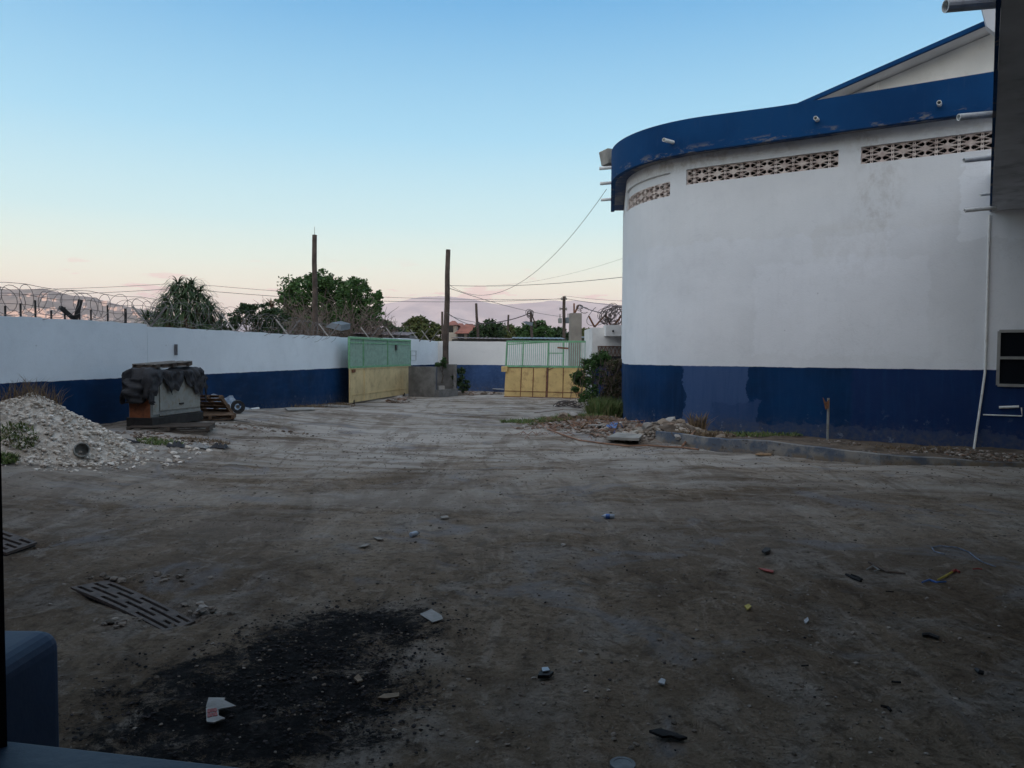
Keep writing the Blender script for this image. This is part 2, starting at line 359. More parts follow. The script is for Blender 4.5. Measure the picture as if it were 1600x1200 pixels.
def two_tone(name, zb, white=(.74, .75, .76), blue=(.012, .035, .125), uvmode=False, patches=None, stains=None, slope=0):
    t = NT(name)
    if uvmode:
        uvn = t.n.new('ShaderNodeUVMap'); uv = uvn.outputs[0]; X, Z, _ = t.xyz(uv)
    else:
        X_, Y_, Z = t.xyz(); X = Y_; uv = t.pos
    big = t.noise(.35, 5, .6); med = t.noise(1.7, 6, .65); fine = t.noise(9, 5, .6)
    wv = t.mix(t.rng(big, .35, .65), tuple(c*.90 for c in white), white)
    wv = t.mix(t.math('MULTIPLY', t.rng(med, .5, .75), .22), wv, (white[0]*.72, white[1]*.72, white[2]*.74))
    bv = t.mix(t.rng(big, .35, .65), tuple(c*.72 for c in blue), tuple(c*1.25 for c in blue))
    bv = t.mix(t.math('MULTIPLY', t.rng(med, .52, .8), .4), bv, (blue[0]*2.2, blue[1]*1.9, blue[2]*1.45))
    jit = t.math('MULTIPLY', t.math('SUBTRACT', t.noise(1.5, 8, .72, uv), .5), 1.6)
    for p in (patches or []):
        s0, s1, z0, z1, col, k, tgt = p
        def edge(v, e, sign):
            d = t.math('SUBTRACT', v, e) if sign > 0 else t.math('SUBTRACT', e, v)
            return t.rng(t.math('ADD', d, t.math('MULTIPLY', jit, .55)), -.02, .03)
        f = t.math('MULTIPLY', t.math('MULTIPLY', edge(X, s0, 1), edge(X, s1, -1)), t.math('MULTIPLY', edge(Z, z0, 1), edge(Z, z1, -1)))
        f = t.math('MULTIPLY', f, k)
        if tgt == 'w': wv = t.mix(f, wv, col)
        else: bv = t.mix(f, bv, col)
    for (s0, zc, ws, hs, k) in (stains or []):
        dx = t.math('DIVIDE', t.math('SUBTRACT', X, s0), ws); dz = t.math('DIVIDE', t.math('SUBTRACT', Z, zc), hs)
        e = t.math('ADD', t.math('MULTIPLY', dx, dx), t.math('MULTIPLY', dz, dz))
        strk = t.noise(1.6, 8, .75, t.vec(uv, (2.2, 1.4, 1)))
        f = t.math('MULTIPLY', t.math('MULTIPLY', t.rng(e, 1.0, .1), t.rng(strk, .42, .66)), k)
        wv = t.mix(f, wv, (.36, .32, .28))
    crack = t.rng(t.math('ABSOLUTE', t.math('SUBTRACT', t.noise(.7, 9, .62, None, 1.5), .5)), .0, .004, 1, 0)
    wv = t.mix(t.math('MULTIPLY', crack, .22), wv, (.35, .35, .36))
    roll = t.noise(1.0, 5, .6, t.vec(uv, (7, .6, 7)))
    wv = t.mix(t.math('MULTIPLY', t.rng(roll, .5, .7), .09), wv, tuple(k_*.75 for k_ in white))
    bv = t.mix(t.math('MULTIPLY', t.rng(roll, .45, .7), .35), bv, (blue[0]*2+.006, blue[1]*1.8, blue[2]*1.5))
    spot = t.rng(t.vor(1.1), .0, .035, 1, 0)
    wv = t.mix(t.math('MULTIPLY', spot, t.rng(t.noise(.8, 3), .5, .6)), wv, (.2, .2, .21))
    # scuffs near the foot: chips of white showing through
    chips = t.math('MULTIPLY', t.rng(t.noise(3.1, 7, .7), .60, .66), t.rng(Z, 1.1, .1))
    bv = t.mix(t.math('MULTIPLY', chips, .5), bv, (.22, .25, .30))
    foot = t.math('MULTIPLY', t.rng(Z, .75, .05), t.rng(fine, .35, .7))
    bv = t.mix(t.math('MULTIPLY', foot, .45), bv, (.13, .115, .10))
    zz = t.math('ADD', t.math('SUBTRACT', t.math('ADD', Z, t.math('MULTIPLY', X, slope)), zb), t.math('MULTIPLY', t.math('SUBTRACT', t.noise(1.6, 7, .7), .5), .07))
    col = t.mix(t.rng(zz, -.006, .006), bv, wv)
    h = t.math('ADD', t.math('MULTIPLY', t.noise(.9, 3), 3.0), t.noise(22, 4, .6))
    return t.out(col, t.rng(med, .3, .7, .7, .9), t.bump(h, .35, .014), 0, .15)

# ground ------------------------------------------------------------------
def ground_mat():
    t = NT('packed_marl_ground')
    dirv = t.vec(None, (1.3, .30, 1), (0, 0, .10)); dir3 = t.vec(None, (1.0, .30, 1), (0, 0, .95))
    dir2 = t.vec(None, (.35, 1.3, 1), (0, 0, -.5))
    big = t.noise(.20, 5, .55, None, .6); med = t.noise(.9, 6, .62, None, .8); streak = t.noise(1.1, 7, .66, dirv, 1.8)
    streak3 = t.noise(1.0, 7, .66, dir3, 1.8); streak2 = t.noise(1.0, 6, .6, dir2, .8)
    fine = t.noise(11, 6, .7); grit = t.noise(46, 4, .7); clod = t.vor(9); clod2 = t.vor(31)
    brown = (.175, .128, .090); tan = (.305, .236, .174); grey = (.325, .295, .27); dark = (.066, .047, .034); pale = (.58, .51, .45)
    c = t.mix(t.rng(big, .40, .60), brown, tan)
    c = t.mix(t.math('MULTIPLY', t.rng(med, .48, .66), .65), c, grey)
    c = t.mix(t.math('MULTIPLY', t.rng(streak, .52, .64), .38), c, dark)
    c = t.mix(t.math('MULTIPLY', t.rng(streak, .45, .34), .25), c, pale)
    c = t.mix(t.math('MULTIPLY', t.rng(streak3, .53, .66), .38), c, dark)
    c = t.mix(t.math('MULTIPLY', t.rng(streak3, .45, .34), .28), c, pale)
    mid = t.noise(3.4, 7, .72, None, .6); grain = t.noise(26, 6, .75)
    c = t.mix(t.math('MULTIPLY', t.rng(mid, .52, .66), .6), c, dark)
    c = t.mix(t.math('MULTIPLY', t.rng(mid, .46, .32), .30), c, pale)
    c = t.mix(t.math('MULTIPLY', t.rng(fine, .50, .66), .6), c, tuple(v*.45 for v in brown))
    c = t.mix(t.math('MULTIPLY', t.rng(grain, .52, .66), .48), c, dark)
    c = t.mix(t.math('MULTIPLY', t.rng(grain, .42, .30), .30), c, pale)
    c = t.mix(t.math('MULTIPLY', t.rng(clod2, .0, .22, 1, 0), .25), c, dark)
    X, Y, Z = t.xyz()
    # patchy pale dust; its increase with distance paints in the brighter far light
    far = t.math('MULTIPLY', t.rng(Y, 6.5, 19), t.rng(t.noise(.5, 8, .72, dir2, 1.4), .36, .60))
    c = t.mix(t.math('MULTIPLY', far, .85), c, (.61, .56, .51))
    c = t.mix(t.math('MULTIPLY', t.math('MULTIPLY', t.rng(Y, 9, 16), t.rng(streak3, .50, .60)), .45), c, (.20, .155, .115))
    # blue-grey damp cement wash
    wash = t.rng(t.noise(.45, 5, .6, t.vec(None, (1, 1, 1), (0, 0, 0), (7, 3, 0)), 1.5), .56, .66)
    c = t.mix(t.math('MULTIPLY', wash, .5), c, (.27, .275, .30))
    # fire scar: ash and charcoal of a burnt heap
    jn = t.math('MULTIPLY', t.math('SUBTRACT', t.noise(3.2, 12, .88, None, .5), .5), 7.0)
    burn = None
    for (cx, cy, rx, ry) in BURNS:
        dx = t.math('DIVIDE', t.math('SUBTRACT', X, cx), rx); dy = t.math('DIVIDE', t.math('SUBTRACT', Y, cy), ry)
        e = t.math('ADD', t.math('ADD', t.math('MULTIPLY', dx, dx), t.math('MULTIPLY', dy, dy)), jn)
        f = t.rng(e, 1.1, .3)
        burn = f if burn is None else t.math('MAXIMUM', burn, f)
    ash = t.mix(t.rng(t.noise(5, 8, .75), .46, .70), (.004, .004, .006), (.04, .038, .040))
    c = t.mix(t.math('MULTIPLY', burn, .97), c, ash)
    h = t.math('ADD', t.math('MULTIPLY', med, 4.), t.math('ADD', t.math('MULTIPLY', fine, 1.6), t.math('ADD', t.math('MULTIPLY', clod, -.8), t.math('MULTIPLY', grit, .5))))
    h = t.math('ADD', h, t.math('MULTIPLY', streak, 2.0))
    ridg = t.math('ABSOLUTE', t.math('SUBTRACT', t.noise(7, 7, .7, None, 1.0), .5))
    h = t.math('ADD', h, t.math('ADD', t.math('MULTIPLY', ridg, 5.0), t.math('MULTIPLY', grain, 1.6)))
    return t.out(c, .95, t.bump(h, .9, .045), 0, .08)
def _b(px, py, rx, ry):
    p = Gd(px, py); return (p.x, p.y, rx, ry)
BURNS = [_b(560, 985, .75, .6), _b(470, 1020, .6, .7), _b(420, 1080, 1.15, .75), _b(350, 1150, 1.0, .6), _b(540, 1090, .5, .6)]
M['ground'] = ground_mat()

# ================================================================ SETTING
def build_ground():
    xs = np.concatenate([[-15000, -6000, -2500, -900, -300, -120, -60, -35], np.arange(-22, -13, .6), np.arange(-13, 14, .085), np.arange(14, 24, .7), [35, 60, 120, 300, 900, 2500, 6000, 15000]])
    ys = np.concatenate([[-15000, -4000, -900, -200, -60, -20, -6, -2, 0, 1.2], np.arange(2, 13, .07), np.arange(13, 22, .11), np.arange(22, 50, .3), np.arange(50, 90, 4), [120, 200, 400, 900, 2500, 6000, 10000, 16000]])
    X, Y = np.meshgrid(xs, ys); Z = gh(X, Y)
    nz_ = fbm(X*5.5, Y*5.5, 3, 21)*.045+fbm(X*2.4, Y*2.4, 3, 31)*.05
    Z = Z+nz_*sstep(26, 16, Y)*sstep(1, 3, Y)*sstep(18, 13, np.abs(X))
    ny, nx = X.shape
    v = np.stack([X, Y, Z], -1).reshape(-1, 3)
    i = np.arange((ny-1)*(nx-1)); r = i//(nx-1); c = i % (nx-1); a = r*nx+c
    f = np.stack([a, a+1, a+nx+1, a+nx], -1)
    me = bpy.data.meshes.new('ground'); me.vertices.add(len(v)); me.vertices.foreach_set('co', v.ravel())
    me.loops.add(len(f)*4); me.loops.foreach_set('vertex_index', f.ravel().astype(np.int32))
    me.polygons.add(len(f)); me.polygons.foreach_set('loop_start', np.arange(0, len(f)*4, 4, dtype=np.int32)); me.polygons.foreach_set('loop_total', np.full(len(f), 4, np.int32))
    me.polygons.foreach_set('use_smooth', np.ones(len(f), bool)); me.update(); me.validate()
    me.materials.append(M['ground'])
    o = bpy.data.objects.new('ground', me); C.objects.link(o); tag(o, 'rutted packed earth and marl yard with grey dust', kind='structure')
build_ground()

# hills -------------------------------------------------------------------
def hills(name, Y, prof, depth, mat, label, seed, amp):
    pxs = np.linspace(prof[0][0], prof[-1][0], 260)
    pys = np.interp(pxs, [p[0] for p in prof], [p[1] for p in prof])
    vs = []; K = 34
    X0 = (pxs-800)/F*Y
    ridge = np.array([(At(a, b, Y).z) for a, b in zip(pxs, pys)])
    for k in range(K):
        t = k/(K-1)
        tt = t/.62
        prof_h = np.where(tt <= 1, tt**.75 if tt <= 1 else 1, max(0, 1-(tt-1)/.63)**.9 if tt > 1 else 1)
        yy = Y+(t-.62)*depth
        n1 = fbm(X0/amp[0]+seed, np.full_like(X0, yy)/amp[0]*.55, 6, seed)
        n2 = np.abs(fbm(X0/amp[1]+seed, np.full_like(X0, yy)/amp[1]*.4, 5, seed+3))
        wgt = min(1, abs(tt-1)*2.2)
        z = ridge*prof_h*(1+wgt*(n1*.7-n2*.9))+ridge*.035*fbm(X0/(amp[1]*.3), X0*0+yy/(amp[1]*.3), 4, seed+8)
        xk = X0*(yy/Y)
        vs.append(np.stack([xk, np.full_like(xk, yy), np.maximum(z, -5)], -1))
    v = np.concatenate(vs); n = len(pxs)
    fs = [(k*n+i, k*n+i+1, (k+1)*n+i+1, (k+1)*n+i) for k in range(K-1) for i in range(n-1)]
    b = MB(); b.v = [tuple(a) for a in v.tolist()]; b.f = fs
    o = b.build(name, mat, None, smooth=True, origin=(0, Y, 0)); tag(o, label, kind='structure')
    return v.reshape(K, n, 3)
th = NT('hill_scrub'); M['hill'] = th.out(th.mix(th.rng(th.noise(.004, 8, .65), .4, .62), (.045, .07, .06), (.15, .14, .12)), 1, None, 0, 0)
H1 = hills('hills', 6500, [(-700, 470), (-400, 452), (-150, 442), (-40, 449), (20, 452), (70, 451), (110, 459), (150, 465), (200, 478), (245, 487), (300, 500), (380, 520), (470, 552)], 4200, M['hill'], 'grey hillside dotted with pale houses above the left wall', 4, (900, 420))
th = NT('far_range_haze_tint'); M['far_range_haze_tint'] = th.out(th.mix(th.rng(th.noise(.0012, 8, .62), .4, .62), (.40, .35, .36), (.60, .51, .49)), 1, None, 0, 0)  # pale pink haze and cloud veil painted into the mountain colour
H2 = hills('hills', 12500, [(100, 540), (300, 512), (450, 494), (560, 482), (610, 472), (650, 464), (690, 461), (730, 465), (780, 475), (820, 473), (860, 469), (900, 468), (940, 472), (1000, 478), (1150, 470), (1400, 485), (1800, 470), (2300, 520)], 5000, M['far_range_haze_tint'], 'long hazy mountain range behind the trees', 11, (1800, 700))
def gridz(H, k, f):
    n = H.shape[1]; i = f*(n-1); a = int(i); t = i-a; return H[k, a]*(1-t)+H[k, min(a+1, n-1)]*t
hm = MB(); hm.box((0, 0, 4), (22, 14, 10)); hm.box((5, 1, 11), (12, 10, 5))
hr = MB(); hr.prism([(-12, -8, 9), (-12, 8, 9), (-12, 0, 13)], (17, 0, 0))
hroot = thing('hillside_house', 'pale box house far up on the hazy hillside', 'house', (0, 0, 0), 'pale houses dotted over the far left hillside')
M['far_house'] = NT('far_house_walls').out((.55, .44, .38), .9)
M['far_roof'] = NT('far_house_roof').out((.30, .19, .15), .9)
hm.build('wall', M['far_house'], hroot); hr.build('roof', M['far_roof'], hroot)
first = True; rr = random.Random(3); cnt = 0
while cnt < 150:
    k = min(20, int(abs(rr.gauss(0, 7)))+1); f = rr.uniform(.50, .80)
    if vnoise(f*60, k*.9, 3) < .30: continue
    p = gridz(H1, k, f)
    hx, hy = px_of(p)
    if not (3 < hx < 300 and 462 < hy < 506): continue
    cnt += 1
    loc = (float(p[0]), float(p[1]), float(p[2])+1)
    if first: hroot.location = loc; first = False
    else: copy_tree(hroot, loc, rr.uniform(-.6, .6), None, rr.uniform(.7, 1.9))

# ---------------------------------------------------------------- left boundary wall
def wall_path(pts, z0, tops, thick, name, mat, parent, rag=.02, ds=.35, side=1):
    """a wall along pts with a slightly ragged coping"""
    b = MB(); P = []
    for i in range(len(pts)-1):
        a = Vector((*pts[i], 0)); c = Vector((*pts[i+1], 0)); l = (c-a).length; n = max(1, int(l/ds))
        for k in range(n+(i == len(pts)-2)):
            t = k/n; P.append((a.lerp(c, t), tops[i]*(1-t)+tops[i+1]*t, (c-a).normalized()))
    n = len(P); vs = []
    for p, tz, d in P:
        nrm = Vector((d.y, -d.x, 0))*side
        j = random.uniform(-rag, rag)
        vs += [p+Vector((0, 0, z0)), p+Vector((0, 0, tz+j)), p-nrm*thick+Vector((0, 0, tz+j*.6)), p-nrm*thick+Vector((0, 0, z0))]
    fs = []
    for i in range(n-1):
        for k in range(3): fs.append((i*4+k, (i+1)*4+k, (i+1)*4+k+1, i*4+k+1))
    fs += [(0, 1, 2, 3), ((n-1)*4+3, (n-1)*4+2, (n-1)*4+1, (n-1)*4)]
    b.add(vs, fs); return b.build(name, mat, parent)
M['block_grey0'] = basic('slot_concrete', (.12, .12, .13), .9, .2, 5, .3, 30)
M['left_wall'] = two_tone('left_wall_paint', 1.67, (.74, .78, .82), (.002, .026, .085))
M['far_wall'] = two_tone('far_wall_paint', 1.66, (.74, .72, .70), (.036, .074, .175), slope=0)
sx = lambda y: float(wall_x(y))
lw = thing('boundary_wall', 'long white wall with blue base running along the left of the yard', 'wall', (sx(20), 20, 0))
wall_path([(sx(2.6), 2.6), (sx(21.5), 21.5)], -.4, [3.12, 3.17], .2, 'high_section', M['left_wall'], lw)
wall_path([(sx(21.51), 21.51), (sx(36.2), 36.2), (-5.95, 44.2), (-4.72, 48.0)], -.4, [3.10, 3.10, 3.22, 3.15], .2, 'low_section', M['left_wall'], lw)
# conduit stub and faint painted square
p = onplane(275, 538, (1, -.178), -11.25-.178*-16.6*-1 if False else (-11.25-.178*16.6)); 
def on_lwall(px, py, off=.0):
    # wall: x - .178 y = -11.25 - 2.955
    return onplane(px, py, (1, -.178), -14.205+off)
a_ = on_lwall(275, 538, .05); b_ = on_lwall(275, 555, .05)
MB().bar(a_, b_, .05, .08, (1, 0, 0)).build('vent_slot', M['block_grey0'], lw)
fwl = thing('boundary_wall', 'white wall with faded blue base across the far end behind the gate', 'wall', (0, 47, 0))
wall_path([(-4.72, 48.0), (-.5, 47.2), (7.5, 46.0), (16, 45)], -.4, [3.15, 3.12, 3.1, 3.1], .2, 'wall', M['far_wall'], fwl, rag=.008)
# faint square painted on the end of the left wall
def nrmline(a, b):
    d = Vector((b[0]-a[0], b[1]-a[1], 0)).normalized(); n = Vector((d.y, -d.x, 0)); return n, n.dot(Vector((a[0], a[1], 0)))
nn, cc = nrmline(WC, WD)
q = [onplane(x, y, nn, cc+.012) for x, y in ((642, 548), (650, 548), (650, 563), (642, 563))]
pf = MB()
for i in range(4): pf.bar(q[i], q[(i+1) % 4], .03, .01)
pf.bar((q[0]+q[3])/2, (q[1]+q[2])/2, .03, .01)
tag(pf.build('painted_square', M['gray_paint']), 'faint grey painted square outline on the far end of left wall', 'marking')

# razor wire -----------------------------------------------------------------
def coil(y0, y1, zc, rad, pitch, off=-.1, jit=.12, rn=None):
    rn = rn or random.Random(5); pts = []; y = y0; a = rn.random()*6; n = int((y1-y0)/pitch*18)
    for i in range(n):
        y = y0+(y1-y0)*i/n; a += 2*PI/18
        loop = i//18; r_ = rad*(1+jit*math.sin(loop*2.3)+jit*.5*math.sin(loop*5.1+1))
        pts.append((sx(y)+off+math.cos(a)*r_*.95, y+.16*math.sin(a*1.0+loop)+.1*math.sin(loop*3.7), zc(y)+math.sin(a)*r_+.05*math.sin(loop*1.7)))
    return pts
rz = thing('razor_wire', 'coils of razor wire on posts above the high end of the left wall', 'razor wire', (sx(18), 18, 3.2))
b = MB().tube(coil(9, 22.6, lambda y: 3.53+.0*y, .33, .36), .0075, 4); b.build('coil', M['wire'], rz)
b = MB()
for dz in (.25, .48, .72): b.tube([(sx(y)-.1, y, 3.18+dz+.03*math.sin(y*3)) for y in np.linspace(8, 22.4, 30)], .008, 4)
b.build('strand', M['wire'], rz)
for px, yt, th_ in ((8, 478, .032), (32, 474, .032), (55, 469, .032), (80, 485, .032), (101, 480, .032), (116, 468, .11), (124, 474, .032), (142, 484, .032), (168, 477, .032), (-40, 470, .05), (196, 482, .05)):
    p = on_lwall(px, yt, -.1); 
    lean = .0 if px != 116 else .12
    MB().bar((p.x, p.y+lean*0, 3.1), (p.x+lean, p.y+lean*.6, p.z), th_, th_).build('post', M['dark_steel'], rz)
p = on_lwall(94, 480, -.1); q_ = on_lwall(114, 497, -.1); MB().bar(p, q_, .08).build('brace', M['dark_steel'], rz)
rz2 = thing('razor_wire', 'loose razor wire coils over the lower wall in front of the spiky tree', 'razor wire', (sx(28), 28, 3.1))
b = MB().tube(coil(22.0, 34, lambda y: 3.55-.03*(y-24), .38, .42), .007, 4); b.build('coil', M['wire'], rz2)
b = MB()
for dz in (.2, .55): b.tube([(sx(y)-.1, y, 3.1+dz+.04*math.sin(y*2)) for y in np.linspace(21.8, 36, 26)], .008, 4)
b.build('strand', M['wire'], rz2)
# V brackets
def vbracket(base, ax, label, size=.55, group='angle iron V brackets along the top of the wall'):
    t = thing('wall_bracket', label, 'bracket', base, group)
    d = Vector(ax).normalized()
    for s_ in (-1, 1):
        e = Vector(base)+Vector((d.x*s_*size*.75, d.y*s_*size*.75, size))
        MB().bar(base, e, .05, .05).build('arm', M['concrete_light'] if s_ < 0 else M['wire'], t)
near_what = ['where the wall steps down beside the spiky tree', 'right of the spiky tree above the bare wall', 'left of the tall left pole', 'right of the tall left pole under the big tree', 'above the left edge of the open gate leaf', 'above the middle of the open gate leaf', 'above the right edge of the open gate leaf', 'at the wall bend before the leaning pole']
for (px, py), wh in zip(((234, 512), (368, 516), (450, 521), (514, 524), (578, 525), (618, 526), (655, 527), (672, 529)), near_what):
    if px < 545: p = on_lwall(px, py, -.12)
    else: p = At(px, py, 36+(px-545)*.085)
    vbracket((p.x, p.y, 3.08), (.98, .18, 0), 'angle iron V bracket '+wh, .6 if px < 600 else .7)

# ---------------------------------------------------------------- annex building (right)
Wd = Vector((-.85, .527, 0)).normalized(); Wn = Vector((-.527, -.85, 0)).normalized()      # along, outward
T0 = Vector((5.9, 22.68, 0)); RR = 4.155; CC = T0-Wn*RR
S_STR = 17.0
def apath(s, off=0.0, turn=math.radians(65.5)):
    """point and outward normal on the annex outline; s=0 where the curve starts, s<0 on the straight to the right"""
    if s <= 0:
        return T0-Wd*(-s)+Wn*off, Wn.copy()
    a = s/RR
    if a <= turn:
        n = Matrix.Rotation(-a, 3, 'Z') @ Wn; return CC+n*(RR+off), n
    n = Matrix.Rotation(-turn, 3, 'Z') @ Wn; d = Vector((n.y, -n.x, 0)); d = -d if d.y < 0 else d
    return CC+n*(RR+off)+d*(s-RR*turn), n
def s_at(px, z=5.0, rngs=(-13, 6.0)):
    best = None
    for i in range(2000):
        s_ = rngs[0]+(rngs[1]-rngs[0])*i/1999; q = apath(s_)[0]; x = px_of((q.x, q.y, z))[0]
        if best is None or abs(x-px) < best[0]: best = (abs(x-px), s_)
    return best[1]
def solve_s(px, z): 
    lo, hi = -14.0, RR*math.radians(62)
    for _ in range(50):
        mid = (lo+hi)/2; q = apath(mid)[0]
        if px_of((q.x, q.y, z))[0] > px: lo = mid
        else: hi = mid
    return (lo+hi)/2
ZB0, ZB1, ZTOP = 7.54, 8.0, 8.42
ZC = 7.30
SE = RR*math.radians(65.5)
s1a, s1b = solve_s(1552+40, 7.7), solve_s(1345, 7.7)
s2a, s2b = solve_s(1310, 7.7), solve_s(1072, 7.7)
s3a, s3b = solve_s(1047, 7.6), solve_s(978.5, 7.6)
OPEN = [(s1a, s1b, ZB0, ZB1), (s2a, s2b, ZB0, ZB1), (s3a, s3b, ZC, 8.02)]
def annex():
    root = thing('warehouse_annex', 'white block building with rounded corner, blue base and thick blue roof fascia', 'building', tuple(T0))
    sp = s_at(1068, 1.0); sq = s_at(1168, 1.0)
    P = [(-sq if False else sq, sp, -.5, 2.3, (.045, .085, .19), .95, 'b') if sq < sp else (sp, sq, -.5, 2.3, (.040, .075, .165), .85, 'b')]
    P.append((sq-.3, sp-.9, .1, 1.0, (.030, .062, .150), .9, 'b'))
    P.append((-19, SE+7, 5.75, 9, (.66, .65, .63), .32, 'w')); P.append((solve_s(1385, 6), solve_s(1275, 6), 5.1, 6.0, (.64, .63, .61), .35, 'w'))
    w1 = solve_s(1600, 5); w0 = solve_s(1470, 5)
    P += [(w1, solve_s(1500, 6), 5.3, 7.3, (.80, .81, .83), .6, 'w'), (solve_s(1450, 5), solve_s(1180, 5), 2.4, 5.0, (.78, .79, .82), .35, 'w'),
          (solve_s(1390, 5), solve_s(1290, 5), 4.6, 5.7, (.78, .79, .82), .35, 'w'), (-14, solve_s(1330, 1), -.4, 2.2, (.009, .026, .095), .8, 'b'),
          (-14, solve_s(1120, 1), -.3, .45, (.05, .07, .13), .55, 'b')]
    st = [(solve_s(1372, 6), 6.9, .75, 1.5, .38), (solve_s(1350, 8), 8.1, .6, .4, .5), (solve_s(1340, 6), 5.4, 1.2, 1.2, .15), (solve_s(1150, 8), 8.3, 5.0, .25, .35), (solve_s(1500, 8), 8.2, 1.6, .3, .3), (1.5, 8.2, 3.0, .3, .5)]
    mat = two_tone('annex_wall_paint', 2.05, (.74, .745, .76), (.002, .026, .085), True, P, st)
    mat2 = mat
    b = MB(); b.uv = []
    def strip(sa, sb, za, zb, off=0.0, flip=False):
        n = max(1, int(abs(sb-sa)/.25)); o = len(b.v)
        for i in range(n+1):
            s_ = sa+(sb-sa)*i/n; q = apath(s_, off)[0]
            b.v += [(q.x, q.y, za), (q.x, q.y, zb)]; b.uv += [(s_, za), (s_, zb)]
        for i in range(n): b.f.append((o+2*i, o+2*i+1, o+2*i+3, o+2*i+2))
    def slab(sa, sb, z, off0, off1):
        n = max(1, int(abs(sb-sa)/.25)); o = len(b.v)
        for i in range(n+1):
            s_ = sa+(sb-sa)*i/n; q = apath(s_, off0)[0]; q2 = apath(s_, off1)[0]
            b.v += [(q.x, q.y, z), (q2.x, q2.y, z)]; b.uv += [(s_, z), (s_, z)]
        for i in range(n): b.f.append((o+2*i, o+2*i+1, o+2*i+3, o+2*i+2))
    SB = SE+6.5
    strip(-19, SB, -.5, ZC-.05)
    cur = -19
    for (a, c, z0, z1) in OPEN:
        strip(cur, a, ZC-.05, ZTOP); strip(a, c, z1, ZTOP); strip(a, c, ZC-.05, z0)
        D = -.16; zbt = z0+.46
        slab(a, c, z0, 0, D); slab(a, c, z1, 0, D)
        for s_ in (a, c):
            q = apath(s_, 0)[0]; q2 = apath(s_, D)[0]; o = len(b.v)
            b.v += [(q.x, q.y, z0), (q.x, q.y, z1), (q2.x, q2.y, z1), (q2.x, q2.y, z0)]; b.uv += [(s_, z0)]*4; b.f.append((o, o+1, o+2, o+3))
        if z1 > zbt+.05: strip(a, c, zbt-.01, z1, -.09); slab(a, c, zbt-.01, -.09, -.3)
        cur = c
    strip(cur, SB, ZC-.05, ZTOP)
    # closing walls behind
    q = apath(SB)[0]; r_ = q+Vector((9, 3, 0)); r2 = Vector((30, 22, 0)); qs = apath(-19)[0]
    for u_, v_ in ((q, r_), (r_, r2), (r2, qs)):
        o = len(b.v); b.v += [(u_.x, u_.y, -.5), (u_.x, u_.y, ZTOP), (v_.x, v_.y, ZTOP), (v_.x, v_.y, -.5)]; b.uv += [(9, 0), (9, 3), (12, 3), (12, 0)]; b.f.append((o, o+1, o+2, o+3))
    b.build('wall', mat, root)
    # breeze blocks --------------------------------------------------
    bw, bh, D0, NX, NZ = .48, (ZB1-ZB0)/2, -.07, 30, 20
    t = NT('breeze_block'); mt = t.out(t.mix(t.rng(t.noise(3.5, 6, .65), .35, .65), (.44, .34, .30), (.68, .58, .52)), .9, t.bump(t.noise(60, 3), .4, .01))
    def solid(u_, v_):
        x = (u_-.5)*2; y = (v_-.5)*2
        if x*x/.88+y*y/.80 > 1: return True
        if abs(x) < .10: return not (.32 < abs(y) < .68 and abs(x) < .06)
        ax = abs(x)-.05; sp_ = abs(y)-ax*.85
        return abs(sp_) < .075 or ax < .10
    cells = [(i, j) for i in range(NX) for j in range(NZ) if solid((i+.5)/NX, (j+.5)/NZ)]
    cs = set(cells)
    idx = 0
    for (a, c, z0, z1) in OPEN:
        n = max(1, round((c-a)/bw)); w_ = (c-a)/n
        pb = MB(); dk = MB()
        for k in range(n):
            for row in range(2):
                def P3(i, j, d):
                    s_ = a+w_*(k+i/NX); z = z0+bh*(row+j/NZ); q = apath(s_, D0-d)[0]; return (q.x, q.y, z)
                for (i, j) in cells:
                    o = len(pb.v)
                    # merge runs horizontally
                    if (i-1, j) in cs: continue
                    e = i
                    while (e+1, j) in cs: e += 1
                    pb.v += [P3(i, j, 0), P3(e+1, j, 0), P3(e+1, j+1, 0), P3(i, j+1, 0), P3(i, j, .09), P3(e+1, j, .09), P3(e+1, j+1, .09), P3(i, j+1, .09)]
                    pb.f += [(o, o+1, o+2, o+3), (o, o+4, o+5, o+1), (o+3, o+2, o+6, o+7), (o, o+3, o+7, o+4), (o+1, o+5, o+6, o+2)]
        pb.build('vent_block_band', mt, root)
        for i in range(12):
            s0_ = a+(c-a)*i/12; s1_ = a+(c-a)*(i+1)/12; q = apath(s0_, -.45)[0]; q2 = apath(s1_, -.45)[0]
            dk.add([(q.x, q.y, z0-.1), (q2.x, q2.y, z0-.1), (q2.x, q2.y, 8.2), (q.x, q.y, 8.2)], [(0, 1, 2, 3)])
        dk.build('vent_shade_sheet', M['shade_sheet'], root)
    # fascia ----------------------------------------------------------
    fb = MB(); sf = MB(); n = 150; SA, SZ = -19, SE+4.9+.3
    t = NT('fascia_paint'); X, Y, Z = t.xyz(); 
    c = t.mix(t.rng(t.noise(.5, 5), .35, .65), (.002, .032, .105), (.004, .046, .140))
    peel = t.math('MULTIPLY', t.rng(t.noise(1.6, 8, .72, t.vec(None, (1, 1, 3))), .53, .60), t.rng(Z, 8.62, 8.42))
    c = t.mix(t.math('MULTIPLY', peel, .75), c, (.16, .15, .15))
    c = t.mix(t.math('MULTIPLY', t.rng(t.noise(2.0, 6, .7, t.vec(None, (3, 3, .5))), .55, .75), .3), c, (.03, .06, .13))
    mf = t.out(c, .8, t.bump(t.noise(14, 5), .3, .01), 0, .12)
    t = NT('soffit_paint'); c = t.mix(t.rng(t.noise(.9, 6, .7), .42, .58), (.035, .06, .13), (.20, .19, .19)); ms = t.out(c, .85)
